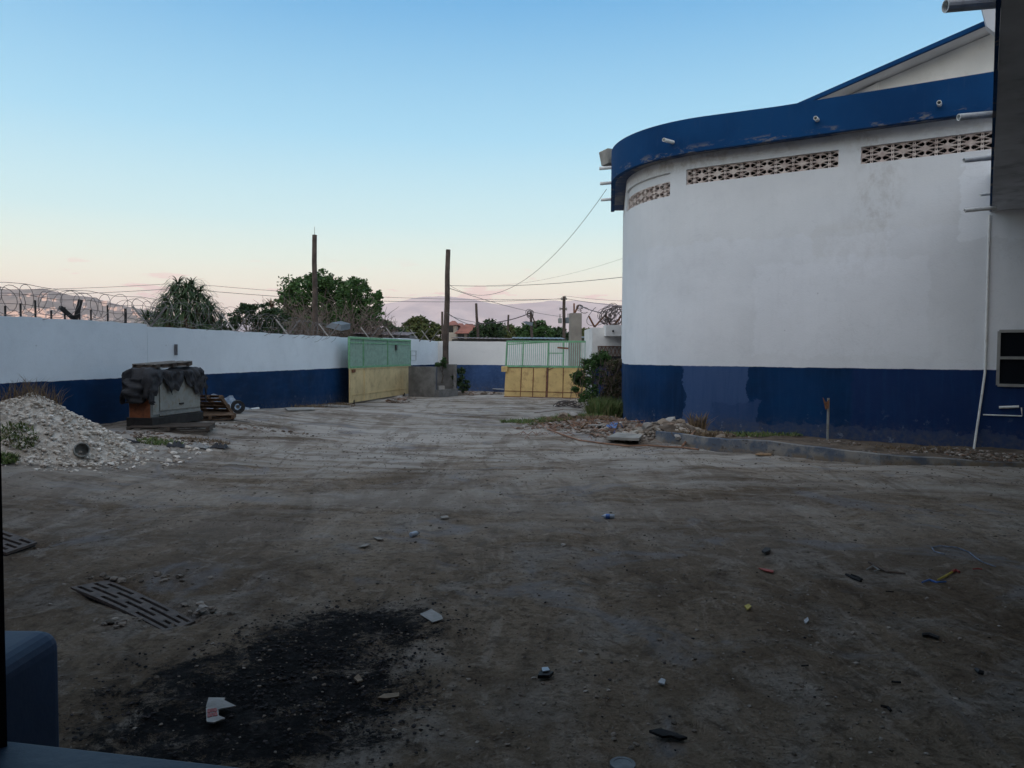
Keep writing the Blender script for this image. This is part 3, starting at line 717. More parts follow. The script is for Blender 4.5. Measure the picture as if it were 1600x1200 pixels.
    for i in range(n+1):
        s_ = SA+(SZ-SA)*i/n; zt = 9.27+.20*max(0, min(1, (s_+2)/7.))
        o1 = apath(s_, .53)[0]; o2 = apath(s_, .38)[0]; o3 = apath(s_, -.05)[0]
        fb.v += [(o1.x, o1.y, 8.35), (o1.x, o1.y, zt), (o2.x, o2.y, zt), (o2.x, o2.y, 8.35)]
        sf.v += [(o2.x, o2.y, 8.40), (o3.x, o3.y, 8.40)]
    for i in range(n):
        for k in range(4): fb.f.append((i*4+k, i*4+(k+1) % 4, (i+1)*4+(k+1) % 4, (i+1)*4+k))
        sf.f.append((2*i, 2*i+1, 2*i+3, 2*i+2))
    fb.f += [(0, 3, 2, 1), (n*4, n*4+1, n*4+2, n*4+3)]
    fb.build('fascia', mf, root); sf.build('soffit', ms, root)
    # flat roof behind the fascia
    rp = [apath(-19+(SE+6.5+19)*i/60, -.06)[0] for i in range(61)]+[Vector((20, 33, 0)), Vector((30, 22, 0))]
    MB().add([(p.x, p.y, 8.44) for p in rp], [tuple(range(len(rp)))]).build('roof', M['concrete'], root)
    # window right -------------------------------------------------------
    sw1 = solve_s(1560, 2.4); 
    wdir = -Wd
    def WP(ds, z, off=.02): q = apath(sw1-ds, off)[0]; return Vector((q.x, q.y, z))
    fr = MB()
    za, zm, zc_ = 1.68, 2.36, 3.02; W_ = 1.5
    for z in (za, zm, zc_): fr.bar(WP(0, z), WP(W_, z), .09, .07)
    for d in (0, W_/2, W_): fr.bar(WP(d, za), WP(d, zc_), .07, .08, tuple(Wn))
    wo = fr.build('window', M['alu'], root)
    MB().add([WP(0, za, .006), WP(W_, za, .006), WP(W_, zc_, .006), WP(0, zc_, .006)], [(0, 1, 2, 3)]).build('pane', M['glass'], wo)
    # spouts -------------------------------------------------------------
    return root
annex_root = annex()
def spout(p, d, L_=.5, r_=.055, label='', cut=True, group='short white drain spouts poking from the blue fascia'):
    d = Vector(d).normalized(); p = Vector(p)
    b = MB().hollow(p-d*.15, p+d*L_+Vector((0, 0, -.03)), r_, .012, 14)
    return tag(b.build('drain_spout', M['pvc']), label, 'drain spout', group)
for px, py, wh in ((1045, 222, 'curved part of the blue fascia'), (1283, 187, 'middle of the annex fascia front'), (1470, 163, 'right part of the annex fascia front')):
    s_ = solve_s(px, 8.9) if px > 1100 else s_at(px+22, 8.9, (-2, 4)); q, n_ = apath(s_, .53); z = At(px, py, q.y).z
    spout((q.x, q.y, z), n_, .28 if px > 1100 else .5, .055, 'white pipe stub poking out of the '+wh)
for zY, wh in ((26.6, 'uppermost'), (29.0, 'middle'), (31.6, 'lowest')):
    a = SE+(zY-26.6)+.02; q, n_ = apath(a, .53); spout((q.x, q.y, 8.95 if zY < 31 else 8.85), n_, .42, .06, wh+' of three white spouts on the left end of the annex fascia')
bx = MB(); q = apath(SE+1.2, .1)[0]; bx.box((q.x-.45, q.y, 9.55), (.5, .5, .5), .4, taper=1.3)
tag(bx.build('roof_bracket', M['concrete']), 'grey-brown block sticking up behind the left end of the blue fascia', 'bracket')
# drain conduit on the wall
def on_annex(px, py, off=.04): return onplane(px, py, (-.527, -.85), (T0.dot(Vector((-.527, -.85, 0))))+off)
pts = [on_annex(1546, 336, .05), on_annex(1539, 582, .05), on_annex(1532.5, 628, .06), on_annex(1527, 665, .1), on_annex(1521.5, 703, .16)]
tag(MB().tube(pts, .028, 8).build('conduit_pipe', M['pvc']), 'thin white conduit running down the annex wall beside the window', 'pipe')
pts = [on_annex(1536, 648, .05), on_annex(1597, 650, .05), on_annex(1596, 637, .05)]
tag(MB().tube(pts, .016, 6).build('conduit_pipe', M['pvc']), 'thin angled white conduit on the blue base below the window', 'pipe')
tag(MB().tube([on_annex(1561, 636.5, .05), on_annex(1592, 635.5, .05)], .032, 8).build('pipe_stub', M['pvc']), 'short fat grey-white pipe fixed below the window', 'pipe')
# rusty post
rp = thing('rusty_post', 'rusty upright pipe with a bent tin flag against the blue wall', 'post', tuple(on_annex(1293, 686, .6)))
MB().tube([on_annex(1293, 690, .5), on_annex(1294.5, 622, .5)], .035, 8).build('pipe', M['gray_paint'], rp)
MB().prism([on_annex(1286, 621, .55), on_annex(1291, 629, .55), on_annex(1296, 624, .55), on_annex(1295, 638, .55), on_annex(1290, 640, .55)], (0, .02, 0)).build('tin_flag', M['rust'], rp)

# main hall gable behind the annex -------------------------------------------------
def hall():
    root = thing('main_hall', 'white gabled hall with blue roof edge rising behind the annex', 'building', (14, 26, 0))
    n = (.527, .85); c0 = 25.4; c1 = 26.3
    along = Vector((.85, -.527, 0)); nv = Vector((.527, .85, 0))
    A = onplane(1240, 170, n, c0); B = onplane(1542, 38, n, c0); 
    # rake slab
    E = A-(B-A)*.35; 
    top = [E, B+(B-A)*.0, B+(B-A)*.0+Vector((0, 0, .30)), E+Vector((0, 0, .30))]
    MB().prism([E, B, B+Vector((0, 0, .13)), E+Vector((0, 0, .13))], nv*.12).build('verge_board', bpy.data.materials['fascia_paint'], root)
    ref = E+nv*.12; B2 = B+nv*.12
    MB().prism([ref+Vector((0, 0, .02)), B2+(B-A).normalized()*.9+Vector((0, 0, .02)), B2+(B-A).normalized()*.9+Vector((0, 0, .12)), ref+Vector((0, 0, .12))], nv*12).build('roof', M['white_soffit'], root)
    # gable wall
    D = (B-A); g = []
    for k in (-.2, 2.2): g.append(A+D*k+nv*(c1-c0))
    poly = [Vector((g[0].x, g[0].y, 0)), Vector((g[1].x, g[1].y, 0)), g[1]+Vector((0, 0, .0)), g[0]]
    MB().prism(poly, nv*.25).build('gable_wall', M['white_plain'], root)
    pa = onplane(1350, 150, n, c1-.12); pb_ = onplane(1372, 150, n, c1-.12)
    MB().prism([Vector((pa.x, pa.y, 8)), Vector((pb_.x, pb_.y, 8)), Vector((pb_.x, pb_.y, At(1372, 128, pb_.y).z)), Vector((pa.x, pa.y, At(1350, 140, pa.y).z))], nv*.12).build('pilaster', M['white_plain'], root)
    # upper eave
    poly = [onplane(1541.5, 41, n, 24.9), onplane(1556, 52, n, 24.9), onplane(1600, 52, n, 24.9), onplane(1600, -40, n, 24.9), onplane(1528, -40, n, 24.9), onplane(1533, 8, n, 24.9)]
    MB().prism(poly, nv*.35).build('eave', M['soffit_white'], root)
M['white_plain'] = basic('white_wall_paint', (.72, .70, .67), .8, .07, .8, .2, 14, dirt=(.5, .45, .4), dirt_amt=.3)
M['white_soffit'] = basic('pale_soffit', (.5, .5, .52), .8, .1, .8, .2, 14)
M['soffit_white'] = basic('eave_paint', (.42, .43, .46), .8, .1, .8, .2, 14)
hall()

# canopy -------------------------------------------------------------------------
def canopy():
    zc = 6.0; P0 = Gd(1556, 0, zc); P1 = Gd(1546.2, 333, zc)
    d = (P1-P0).normalized(); near = P0-d*5.0; far = P1+d*.25
    root = thing('canopy', 'dark concrete canopy overhanging from the right with spouts along its edge', 'canopy', (P0.x, P0.y, 0))
    nrm0 = Vector((d.y, -d.x, 0))
    poly = [near, far, far+Vector((14, -8.6, 0)), near+Vector((16, -3, 0))]
    MB().prism([p+nrm0*.05+Vector((0, 0, .004)) for p in poly], (0, 0, .35)).build('slab', M['soffit'], root)
    nrm = Vector((d.y, -d.x, 0))
    MB().prism([near, far, far+Vector((0, 0, .95)), near+Vector((0, 0, .95))], nrm*.045).build('edge_beam', bpy.data.materials['fascia_paint'], root)
    hits = [(1486, 10, 'nearest, at the top edge of the picture'), (1497, 182, 'second from the top'), (1503, 250, 'third from the top, beside the vent blocks'), (1530, 304, 'small fourth one'), (1508, 325, 'lowest and farthest')]
    for i, (px, py, wh) in enumerate(hits):
        z = 6.3; x_ = [1554, 1550, 1549, 1548, 1546][i]; p = Gd(x_, [2, 178, 246, 302, 321][i], z) if i < 4 else At(1546, 325, 18.0)
        L_ = [.55, .55, .55, .26, .6][i]
        spout(p, Vector((-1, -.03, -.06)), L_, [.07, .055, .05, .035, .05][i], 'white spout on the dark canopy edge, '+wh, group='drain spouts along the edge of the dark canopy')
canopy()

# near veranda building ---------------------------------------------------------------
def near_building():
    root = thing('loading_veranda', 'dark veranda wall and sill the yard is seen from', 'building', (0, 1, 0))
    S0 = Gd(0, 1155, 1.4); S1 = Gd(400, 1200, 1.4); d = (S1-S0).normalized(); n = Vector((-d.y, d.x, 0))
    a = S0-d*6; b_ = S0+d*9
    t = NT('sill_paint'); ms = t.out(t.mix(t.rng(t.noise(2.5, 6), .35, .65), (.026, .048, .085), (.042, .068, .108)), .55, t.bump(t.noise(25, 4), .3, .01))
    M['sill'] = ms
    MB().prism([a, b_, b_-n*.75, a-n*.75], (0, 0, -.12)).build('sill', ms, root, bevel=.008)
    dk = basic('veranda_wall_paint', (.05, .07, .11), .8, .2, 1, .2, 12)
    off = n*.06
    MB().prism([a-off, b_-off, b_-n*.6, a-n*.6][::1], (0, 0, 0)) 
    lo = MB(); q = [a-off+Vector((0, 0, -1.5)), b_-off+Vector((0, 0, -1.5)), b_-n*.6+Vector((0, 0, -1.5)), a-n*.6+Vector((0, 0, -1.5))]
    lo.prism(q, (0, 0, 1.375)); lo.build('parapet', dk, root)
    # unseen mass above and behind, widened to keep low sun off the yard
    u = MB(); u.box((-20, -5, 8.0), (74, 14.6, 7.4)); u.build('unseen_upper_mass', dk, root)
    u = MB(); u.box((8, -7, 13.0), (28, 8, 3.4)); u.build('gable_sun_block', dk, root)  # added unseen block that shades the hall gable from the low sun
    v = MB(); v.box((0, -9, 2.2), (60, 10, 4.2)); v.build('unseen_back_mass', dk, root)
    MB().box((0, -1.6, .4), (60, 5.2, .8)).build('floor', M['concrete'], root)
    # black post standing on the sill
    p = Gd(11.5, 1166, 1.4)
    a_ = math.atan2(-p.x, p.y)
    MB().box((p.x-.06*math.cos(a_)-.035*math.sin(a_), p.y-.06*math.sin(a_)+.035*math.cos(a_), 2.85), (.12, .07, 2.9), a_).build('door_post', M['black_frame'], root)
near_building()
bl = MB(); bl.box((-1.46-.55, 2.2, .75), (1.10, .48, 1.50))
bl_o = bl.build('pier', basic('pier_paint', (.016, .038, .085), .6, .2, 2, .25, 20), None, bevel=.0)
for q in [bl_o]:
    m_ = q.modifiers.new('b', 'BEVEL'); m_.width = .06; m_.segments = 5; m_.limit_method = 'ANGLE'
tag(bl_o, 'rounded blue concrete pier beyond the sill at lower left', 'pier')

# ---------------------------------------------------------------- kerb and planter
KP = [(1024, 690, .27), (1106, 703, .27), (1200, 711, .30), (1375, 727, .20), (1550, 728, .06), (1640, 730, .03)]
kpts = [(Gd(x, y), h) for x, y, h in KP]
t = NT('kerb_paint'); X_, Y_, Z_ = t.xyz(); kc = t.mix(t.rng(t.noise(1.3, 8, .7), .42, .60), (.085, .105, .14), (.24, .225, .205)); kc = t.mix(t.math('MULTIPLY', t.rng(Z_, .16, .02), t.rng(t.noise(5, 6, .7), .35, .6)), kc, (.17, .135, .10)); mk = t.out(t.mix(t.rng(t.noise(9, 6, .7), .55, .7), kc, (.07, .06, .055)), .85, t.bump(t.noise(20, 5), .4, .015))
kb = MB()
prev = None; ring = []
KS = []
for i in range(len(kpts)-1):
    for k in range(6): 
        t_ = k/6; KS.append((kpts[i][0].lerp(kpts[i+1][0], t_), kpts[i][1]*(1-t_)+kpts[i+1][1]*t_))
KS.append(kpts[-1])
for i, (p, h) in enumerate(KS):
    j = random.uniform(-.012, .012)
    kb.v += [(p.x, p.y, -.1), (p.x+.01, p.y+.03, h+j+.02), (p.x+.09, p.y+.16, h+j+.03), (p.x+.09, p.y+.17, -.1)]
for i in range(len(KS)-1):
    for k in range(3): kb.f.append((i*4+k, i*4+k+1, (i+1)*4+k+1, (i+1)*4+k))
kb.f += [(0, 3, 2, 1), tuple(len(KS)*4-4+k for k in range(4))]
tag(kb.build('kerb', mk), 'low worn blue-grey kerb in front of the annex wall', 'kerb')
sb = MB(); R_ = 16
for i, (p, h) in enumerate(KS):
    q = onplane(px_of((p.x, p.y, 0))[0], 600, (-.527, -.85), T0.dot(Vector((-.527, -.85, 0))))
    f0 = Vector((p.x+.1, p.y+.165, 0))
    tgt = f0+Vector((.527, .85, 0))*max(.3, ((22.39-(f0.x*.527+f0.y*.85))+.1))
    for k in range(R_):
        t_ = k/(R_-1); c_ = f0.lerp(tgt, t_)
        z = h*.75*(1-t_)+.05*t_+float(fbm(c_.x*2.5, c_.y*2.5, 4, 3))*.16+.03+.36*math.exp(-(((c_.x-4.5)/.75)**2+((c_.y-21.4)/.7)**2))
        sb.v.append((c_.x, c_.y, z))
for i in range(len(KS)-1):
    for k in range(R_-1): sb.f.append((i*R_+k, i*R_+k+1, (i+1)*R_+k+1, (i+1)*R_+k))
M['soil'] = basic('planter_soil', (.10, .075, .055), .95, .4, 2, .8, 20, dirt=(.24, .21, .18))
tag(sb.build('planter_soil', M['soil'], smooth=True), 'rough soil between kerb and annex wall', kind='structure')

# ---------------------------------------------------------------- gates
def gate_left():
    A = Gd(543.5, 629, 0.0); A = At(543.5, 628, 34.6); B = At(639.5, 616, 42.5)
    d = Vector((B.x-A.x, B.y-A.y, 0)); Ln = d.length; d.normalize(); n = Vector((d.y, -d.x, 0))
    ztop, zm, zb = 3.10, 1.66, .12
    root = thing('gate_leaf', 'open sliding gate leaf with yellow sheet base and pale green bars, on the left wall', 'gate', (A.x, A.y, 0))
    def P(s_, z, o=0): return Vector((A.x, A.y, 0))+d*s_+n*o+Vector((0, 0, z))
    fr = MB()
    for z in (ztop-.03, zm+.05): fr.bar(P(0, z, .07), P(Ln, z, .07), .07, .09)
    fr.bar(P(0, ztop-.25, .05), P(Ln, ztop-.25, .05), .05, .05)
    for s_ in (0.03, Ln*.2, Ln*.58, Ln-.03): fr.bar(P(s_, zm, .055), P(s_, ztop, .055), .08, .08)
    fr.build('frame', M['green_gate'], root)
    MB().prism([P(0, zm, .0), P(Ln, zm, .0), P(Ln, ztop-.02, .0), P(0, ztop-.02, .0)], n*.008).build('back_sheet', M['teal_sheet'], root)
    br = MB(); k = int(Ln/.17)
    for i in range(k): s_ = (i+.5)*Ln/k; br.bar(P(s_, zm, .04), P(s_, ztop+.03, .04), .075, .03)
    br.build('railing', M['pale_green'], root)
    MB().prism([P(0, zm, .05), P(Ln, zm, .05), P(Ln, zb, .05), P(0, zb-.05, .05)], n*.04).build('sheet_panel', M['yellow_gate_pale'], root)
    tr = MB()
    for s_ in (.01, Ln*.2, Ln-.02): tr.bar(P(s_, zb, .1), P(s_, zm, .1), .05, .03)
    tr.bar(P(0, zb+.3, .1), P(Ln, zb+.3, .1), .03, .02); tr.bar(P(0, zm-.03, .1), P(Ln, zm-.03, .1), .03, .03)
    tr.build('trim', M['yellow_gate_pale'], root)
    MB().box(P(Ln*.01+.3, zm-.12, .12), (.32, .06, .14), math.atan2(d.y, d.x)).build('latch', M['rust'], root)
    MB().box(P(Ln*.72, ztop-.42, .1), (.22, .05, .28), math.atan2(d.y, d.x)).build('lock_plate', M['dark_steel'], root)
    for s_ in (.5, Ln-1): MB().tube([P(s_, .1, .02), P(s_, .1, .09)], .1, 12).build('wheel', M['dark_steel'], root)
gate_left()
def gate_right():
    A = At(788, 621, 41.6); B = At(948, 623, 40.0)
    d = Vector((B.x-A.x, B.y-A.y, 0)); Ln = d.length; d.normalize(); n = Vector((d.y, -d.x, 0))
    if n.y > 0: n = -n
    root = thing('gate_leaf', 'yellow and green sliding gate with rusty seams closing the far end of the yard', 'gate', (A.x, A.y, 0))
    def P(s_, z, o=0): return Vector((A.x, A.y, 0))+d*(s_+.045*z*max(0, 1-s_/Ln))+n*o+Vector((0, 0, z))
    ztop, zm, zb = 3.06, 1.66, .02
    fr = MB()
    for z, s0, s1 in ((ztop-.02, .0, Ln), (zm+.03, 0, Ln)): fr.bar(P(s0, z, .05), P(s1, z, .05), .06, .10)
    fr.bar(P(0, ztop-.18, .03), P(Ln*.42, ztop-.05, .03), .05, .05)
    sv = [0.02, .98, 2.42, 3.28, Ln-.03]
    for s_ in sv: fr.bar(P(s_, zm, .06), P(s_, ztop, .06), .07, .07)
    fr.bar(P(2.42, 2.42, .05), P(3.28, 2.42, .05), .05, .05)
    fr.build('frame', M['green_gate'], root)
    br = MB(); k = int(Ln/.115)
    for i in range(k): s_ = (i+.5)*Ln/k; br.bar(P(s_, zm, .02), P(s_, ztop+.04, .02), .045, .03)
    br.build('railing', M['pale_green'], root)
    seams = [0, .93, 1.62, 2.36, 2.45, 3.3, 4.15, 5.0, Ln]
    for i in range(len(seams)-1):
        a, b_ = seams[i]+.012, seams[i+1]-.012
        if b_-a < .1: continue
        MB().prism([P(a, zm-.01, .0), P(b_, zm-.01, .0), P(b_, zb, .0), P(a, zb, .0)], n*.05).build('sheet_panel', M['yellow_gate'], root)
    tr = MB()
    for s_ in (.93, 1.62, 2.38, 2.45, 3.3, 4.15, 5.0): tr.bar(P(s_, zb, .055), P(s_, zm, .055), .04 if s_ != 2.38 else .07, .03, tuple(n))
    tr.bar(P(0, .33, .06), P(Ln, .30, .06), .03, .03); tr.bar(P(0, .02, .06), P(Ln, .02, .06), .04, .04); tr.bar(P(.2, zm-.05, .06), P(2.36, zm-.02, .06), .02, .03)
    tr.bar(P(2.45, zm-.15, .07), P(2.75, zm-.02, .07), .05, .03)
    tr.build('rusty_seam', M['rust'], root)
    MB().bar(P(2.95, 2.72, .1), P(3.55, 2.68, .1), .1, .09).build('bolt', M['rust'], root)
    MB().box(P(-.02, zm-.13, .12), (.34, .2, .30), math.atan2(d.y, d.x)).build('lock_box', M['yellow_gate'], root, bevel=.02)
gate_right()

# guard house -------------------------------------------------------------------------
def guard():
    Y = 37.0; A = At(924.5, 600, Y); zt = At(930, 512, Y).z
    root = thing('guard_house', 'small white flat-roofed gatehouse behind the vines with a lattice grille', 'building', (A.x+2, Y, 0))
    w_ = MB(); w_.box((A.x+2.2, Y+2, zt/2), (4.4, 4, zt)); w_.build('wall', M['white_block'], root)
    p = At(946.5, 508, Y-.7); q = At(946.5, 525, Y-.7)
    MB().box((p.x+1.6, Y-.2, (p.z+q.z)/2), (3.2, 1.3, p.z-q.z)).build('roof_slab', M['white_block'], root)
    s_ = At(958, 517, Y-.86); 
    MB().tube([s_, s_+Vector((-.02, -.12, -.02))], .05, 10).build('spout', M['dark_steel'], root)
    g0 = At(934, 541, Y-.06); g1 = At(975, 557, Y-.06)
    g = MB(); W = 1.5; H_ = g0.z-g1.z; x = g0.x
    for z in (g0.z, g1.z): g.bar((x, Y-.06, z), (x+W, Y-.06, z), .03, .03)
    nseg = 8
    for i in range(nseg):
        a = x+W*i/nseg; c = x+W*(i+1)/nseg
        g.bar((a, Y-.06, g0.z), (c, Y-.06, g1.z), .022); g.bar((a, Y-.08, g1.z), (c, Y-.08, g0.z), .022)
    g.build('lattice_grille', M['rust'], root)
    MB().box((x+W/2, Y-.02, (g0.z+g1.z)/2), (W, .03, H_)).build('recess', M['concrete_light'], root)
    z0 = At(930, 560, Y).z
    MB().box((x+.6, Y-.12, g1.z-.1), (1.5, .2, .22)).build('window_ledge', M['dark_steel'], root)
    MB().box((A.x+2.2, Y-.012, (z0)/2), (4.4, .02, z0)).build('painted_base', M['blue_base'], root)
M['white_block'] = basic('gatehouse_paint', (.72, .70, .68), .85, .08, 1, .2, 14, dirt=(.5, .47, .44), dirt_amt=.3)
M['blue_base'] = basic('blue_base_paint', (.012, .036, .13), .7, .2, 1, .2, 14)
guard()
# wire tangle on gatehouse
def tangle():
    root = thing('wire_tangle', 'big tangled bundle of old cable loops on iron arms over the gatehouse', 'cable bundle', tuple(At(950, 510, 37.5)))
    rn = random.Random(12); b = MB()
    for i in range(34):
        c = At(rn.gauss(956, 9), rn.gauss(493, 3.5), 37.6+rn.uniform(-.4, .4)); r = rn.uniform(.22, .55); a0 = rn.random()*6
        ax = Vector((rn.gauss(0, .4), 1, rn.gauss(0, .4))).normalized(); x = ax.orthogonal().normalized(); y = ax.cross(x)
        b.tube([c+(x*math.cos(t_)*1.05+y*math.sin(t_)*.8)*r*(1+.1*math.sin(3*t_+i)) for t_ in np.linspace(a0, a0+rn.uniform(3.5, 7), 18)], .014, 4)
    b.build('cable_loops', M['cable_grey'], root)
    for pts in (((920, 494), (929, 511)), ((929, 511), (946, 492)), ((946, 492), (954, 508)), ((972, 486), (972, 508)), ((960, 508), (972, 492))):
        MB().bar(At(*pts[0], 37.5), At(*pts[1], 37.5), .08).build('iron_arm', M['rust'], root)
M['cable_grey'] = basic('old_cable', (.09, .075, .07), .7, .4, 6, 0)
tangle()
# concrete column
cA = At(891, 489, 44.0); cB = At(908.5, 489, 44.0)
cr_ = thing('concrete_column', 'tall bare grey concrete column behind the gate', 'column', ((cA.x+cB.x)/2, 44.3, 0))
MB().box(((cA.x+cB.x)/2, 44.3, cA.z/2), (cB.x-cA.x, .6, cA.z), .12).build('shaft', M['concrete_tan'] if 'concrete_tan' in M else M['concrete_light'], cr_, bevel=.02)
a = At(897, 474, 44.3); b_ = At(897, 490, 44.3); MB().bar(a, b_, .09).build('iron_pin', M['rust'], cr_)
MB().bar(At(898, 489, 44.3), At(904, 477, 44.3), .1).build('iron_strut', M['rust'], cr_)
b = MB(); rn = random.Random(4)
for i in range(6):
    c = At(rn.uniform(904, 914), rn.uniform(479, 486), 44.2); r = rn.uniform(.12, .28)
    b.tube([c+Vector((math.cos(t_)*r, .05*math.sin(t_*2), math.sin(t_)*r*.7)) for t_ in np.linspace(0, 5.5, 12)], .015, 4)
b.build('wire_scraps', M['cable_grey'], cr_)
# concrete trough by the wall bend
def trough():
    root = thing('concrete_bin', 'bare grey block bin open at the front beside the far wall', 'bin', tuple(At(680, 615, 41)))
    A = At(641, 616, 41.5); B = At(682, 614, 40.5); Cc = At(714, 609, 41.6); D = At(684, 606, 44.5)
    zt = At(682, 573, 40.5).z
    def slab(p, q, z0, z1, th_=.15):
        p = Vector((p.x, p.y, 0)); q = Vector((q.x, q.y, 0)); d = (q-p).normalized(); n = Vector((d.y, -d.x, 0))
        MB().prism([p+Vector((0, 0, z0)), q+Vector((0, 0, z0)), q+Vector((0, 0, z1)), p+Vector((0, 0, z1))], n*th_).build('block_wall', M['block_grey'], root)
    slab(A, B, -.1, zt); B2 = At(684, 606, 43.2); C2 = At(714, 603, 43.0)
    slab(B2, C2, -.1, zt+.1); slab(B, Vector((C2.x, C2.y-.9, 0)), -.1, .42, .15)
    p1 = Vector((C2.x, C2.y, 0)); p2 = Vector((C2.x+.02, C2.y-.9, 0)); slab(p1, p2, -.1, zt+.1)
    cc_ = At(689, 604, 40.9); MB().box((cc_.x, cc_.y, .52), (.35, .2, .2), .5).build('loose_block', M['concrete_light'], root)
M['block_grey'] = basic('grey_blockwork', (.15, .145, .14), .95, .25, 2, .6, 14, dirt=(.08, .07, .06))
trough()

# ---------------------------------------------------------------- poles and wires
def pole(pxt, pyt, pxb, pyb, Y, r0_, r1_, name, label, z0=None, cat='pole', mat='wood_pole'):
    t_ = At(pxt, pyt, Y); b_ = At(pxb, pyb, Y); dirv = (b_-t_).normalized()
    if b_.z > 0: b_ = b_+dirv*((b_.z+.1)/-dirv.z) 
    root = thing(name, label, cat, (b_.x, b_.y, 0))
    pts = [b_.lerp(t_, k/6)+Vector((.02*math.sin(k*2.1), 0, 0)) for k in range(7)]
    MB().tube(pts, [r0_+(r1_-r0_)*k/6 for k in range(7)], 10).build('shaft', M[mat], root, smooth=False)
    return root, t_
pr, tp = pole(491.5, 367, 492, 523, 40, .17, .12, 'wooden_pole', 'tallest bare wooden pole in front of the big left tree')
MB().tube([tp-Vector((0, 0, .5)), tp+Vector((.0, 0, .42))], .012, 4).build('rod', M['wire'], pr)
pr2, tp2 = pole(700.3, 390, 696, 572, 45.3, .20, .135, 'wooden_pole', 'bare wooden pole leaning inside the corner of the far wall')
pr3, tp3 = pole(744, 474, 747, 528, 62, .14, .10, 'wooden_pole', 'short dark pole right of the red-roofed house')
pr4, tp4 = pole(691, 487, 691.5, 528, 70, .13, .10, 'wooden_pole', 'short thin pole just left of the leaning pole')
pr5, tp5 = pole(794.5, 492, 793.5, 525, 80, .14, .10, 'wooden_pole', 'thin distant pole between two dark green trees')
pr6, tp6 = pole(829.5, 488, 831, 528, 60, .13, .10, 'broken_pole', 'broken lamp pole with hanging tin sheet beside the round dark tree')
a = At(816, 503, 59.8); b_ = At(832, 509, 59.8)
MB().prism([a, At(822, 501.5, 59.8), At(833, 504, 59.8), b_, At(826, 508, 59.8)], (0, .06, 0)).build('hanging_sheet', M['zinc'], pr6)
MB().bar(At(829, 487, 60), At(838, 510, 60), .1).build('brace', M['wood_pole'], pr6)
b = MB(); rn = random.Random(6)
for i in range(7):
    c = At(828+rn.uniform(-3, 2), 491+rn.uniform(-3, 3), 59.8); r = rn.uniform(.15, .3)
    b.tube([c+Vector((math.cos(t_)*r, .04*t_, math.sin(t_)*r)) for t_ in np.linspace(0, 6, 12)], .022, 4)
b.build('wire_scraps', M['cable_grey'], pr6)
# utility pole with transformers
up_, tpu = pole(881.5, 463, 881, 530, 70, .18, .14, 'utility_pole', 'utility pole with crossarms and grey transformers behind the gate', cat='utility pole')
for (x0, x1, y) in ((874, 886, 482.5), (876, 886, 467)):
    MB().bar(At(x0, y, 69.8), At(x1, y+.3, 69.8), .12).build('crossarm', M['wood_pole'], up_)
for (x, y0_, y1_, w_) in ((875, 497, 505, .36), (887.5, 496, 505, .48)):
    c0 = At(x, y1_, 69.7); c1 = At(x, y0_, 69.7)
    tr_ = MB().tube([c0, c0.lerp(c1, .1), c0.lerp(c1, .9), c1], [w_*.42, w_*.5, w_*.5, w_*.3], 14).build('transformer', M['gray_paint'] if x < 880 else M['zinc'], up_)
    MB().tube([c1, c1+Vector((0, 0, .35))], .05, 6).build('bushing', M['concrete'], tr_)
for x, y in ((875, 485), (878, 469), (885, 485), (884, 468)):
    c = At(x, y, 69.7); MB().tube([c, c+Vector((0, 0, .28))], [.06, .035], 6).build('insulator', M['concrete'], up_)
def sag(a, b, s_, n=24): return [a.lerp(b, k/n)-Vector((0, 0, 4*s_*(k/n)*(1-k/n))) for k in range(n+1)]
def wire(a, b, s_, r, label, name='overhead_wire'):
    r *= .62
    tag(MB().tube(sag(a, b, s_), r, 5).build(name, M['cable']), label, 'wire')
wire(At(-200, 449, 62), At(285, 442, 62), .35, .026, 'upper of two wires crossing the sky left of the spiky tree')
wire(At(-200, 458, 60), At(285, 450, 60), .35, .03, 'lower of two wires crossing the sky left of the spiky tree')
wire(At(285, 442, 62), At(881, 467, 70), .5, .026, 'upper long wire from the spiky tree to the utility pole')
wire(At(285, 451, 60), At(881, 466.5, 70), .62, .032, 'lower long wire from the spiky tree to the utility pole')
wire(At(881, 466, 70), At(1100, 480, 50), .3, .03, 'wire from the utility pole top to behind the annex')
wire(At(881, 462, 70), At(1100, 468, 55), .3, .02, 'faint upper wire right of the utility pole')
wire(At(701, 446, 43), At(990, 431, 32), .18, .02, 'black service wire from the leaning pole to the white annex')
q = apath(SE+2.4, .5)[0]
wire(At(703, 446, 43), Vector((q.x-.2, q.y, 8.7)), 1.9, .016, 'long sagging wire climbing from the leaning pole to the fascia spouts')
wire(At(701, 450, 43), At(881, 495, 70), .25, .026, 'wire running down from the leaning pole to the transformers')
wire(At(760, 446, 75), At(990, 398, 50), .5, .012, 'faint thin wire rising to the right above the hills')
wire(At(745, 505, 61.5), At(829, 489, 60), .25, .06, 'thick cable strung from the short dark pole to the broken pole')
wire(At(698, 488, 43), At(745, 508, 61), .2, .03, 'cable drooping from the leaning pole over the red roof')
wire(At(699, 492, 43), At(790, 500, 80), .4, .022, 'thin wire from the leaning pole towards the distant pole')
wire(At(905, 477, 44), At(940, 489, 38), .05, .04, 'thick cable from the column top to the cable bundle')

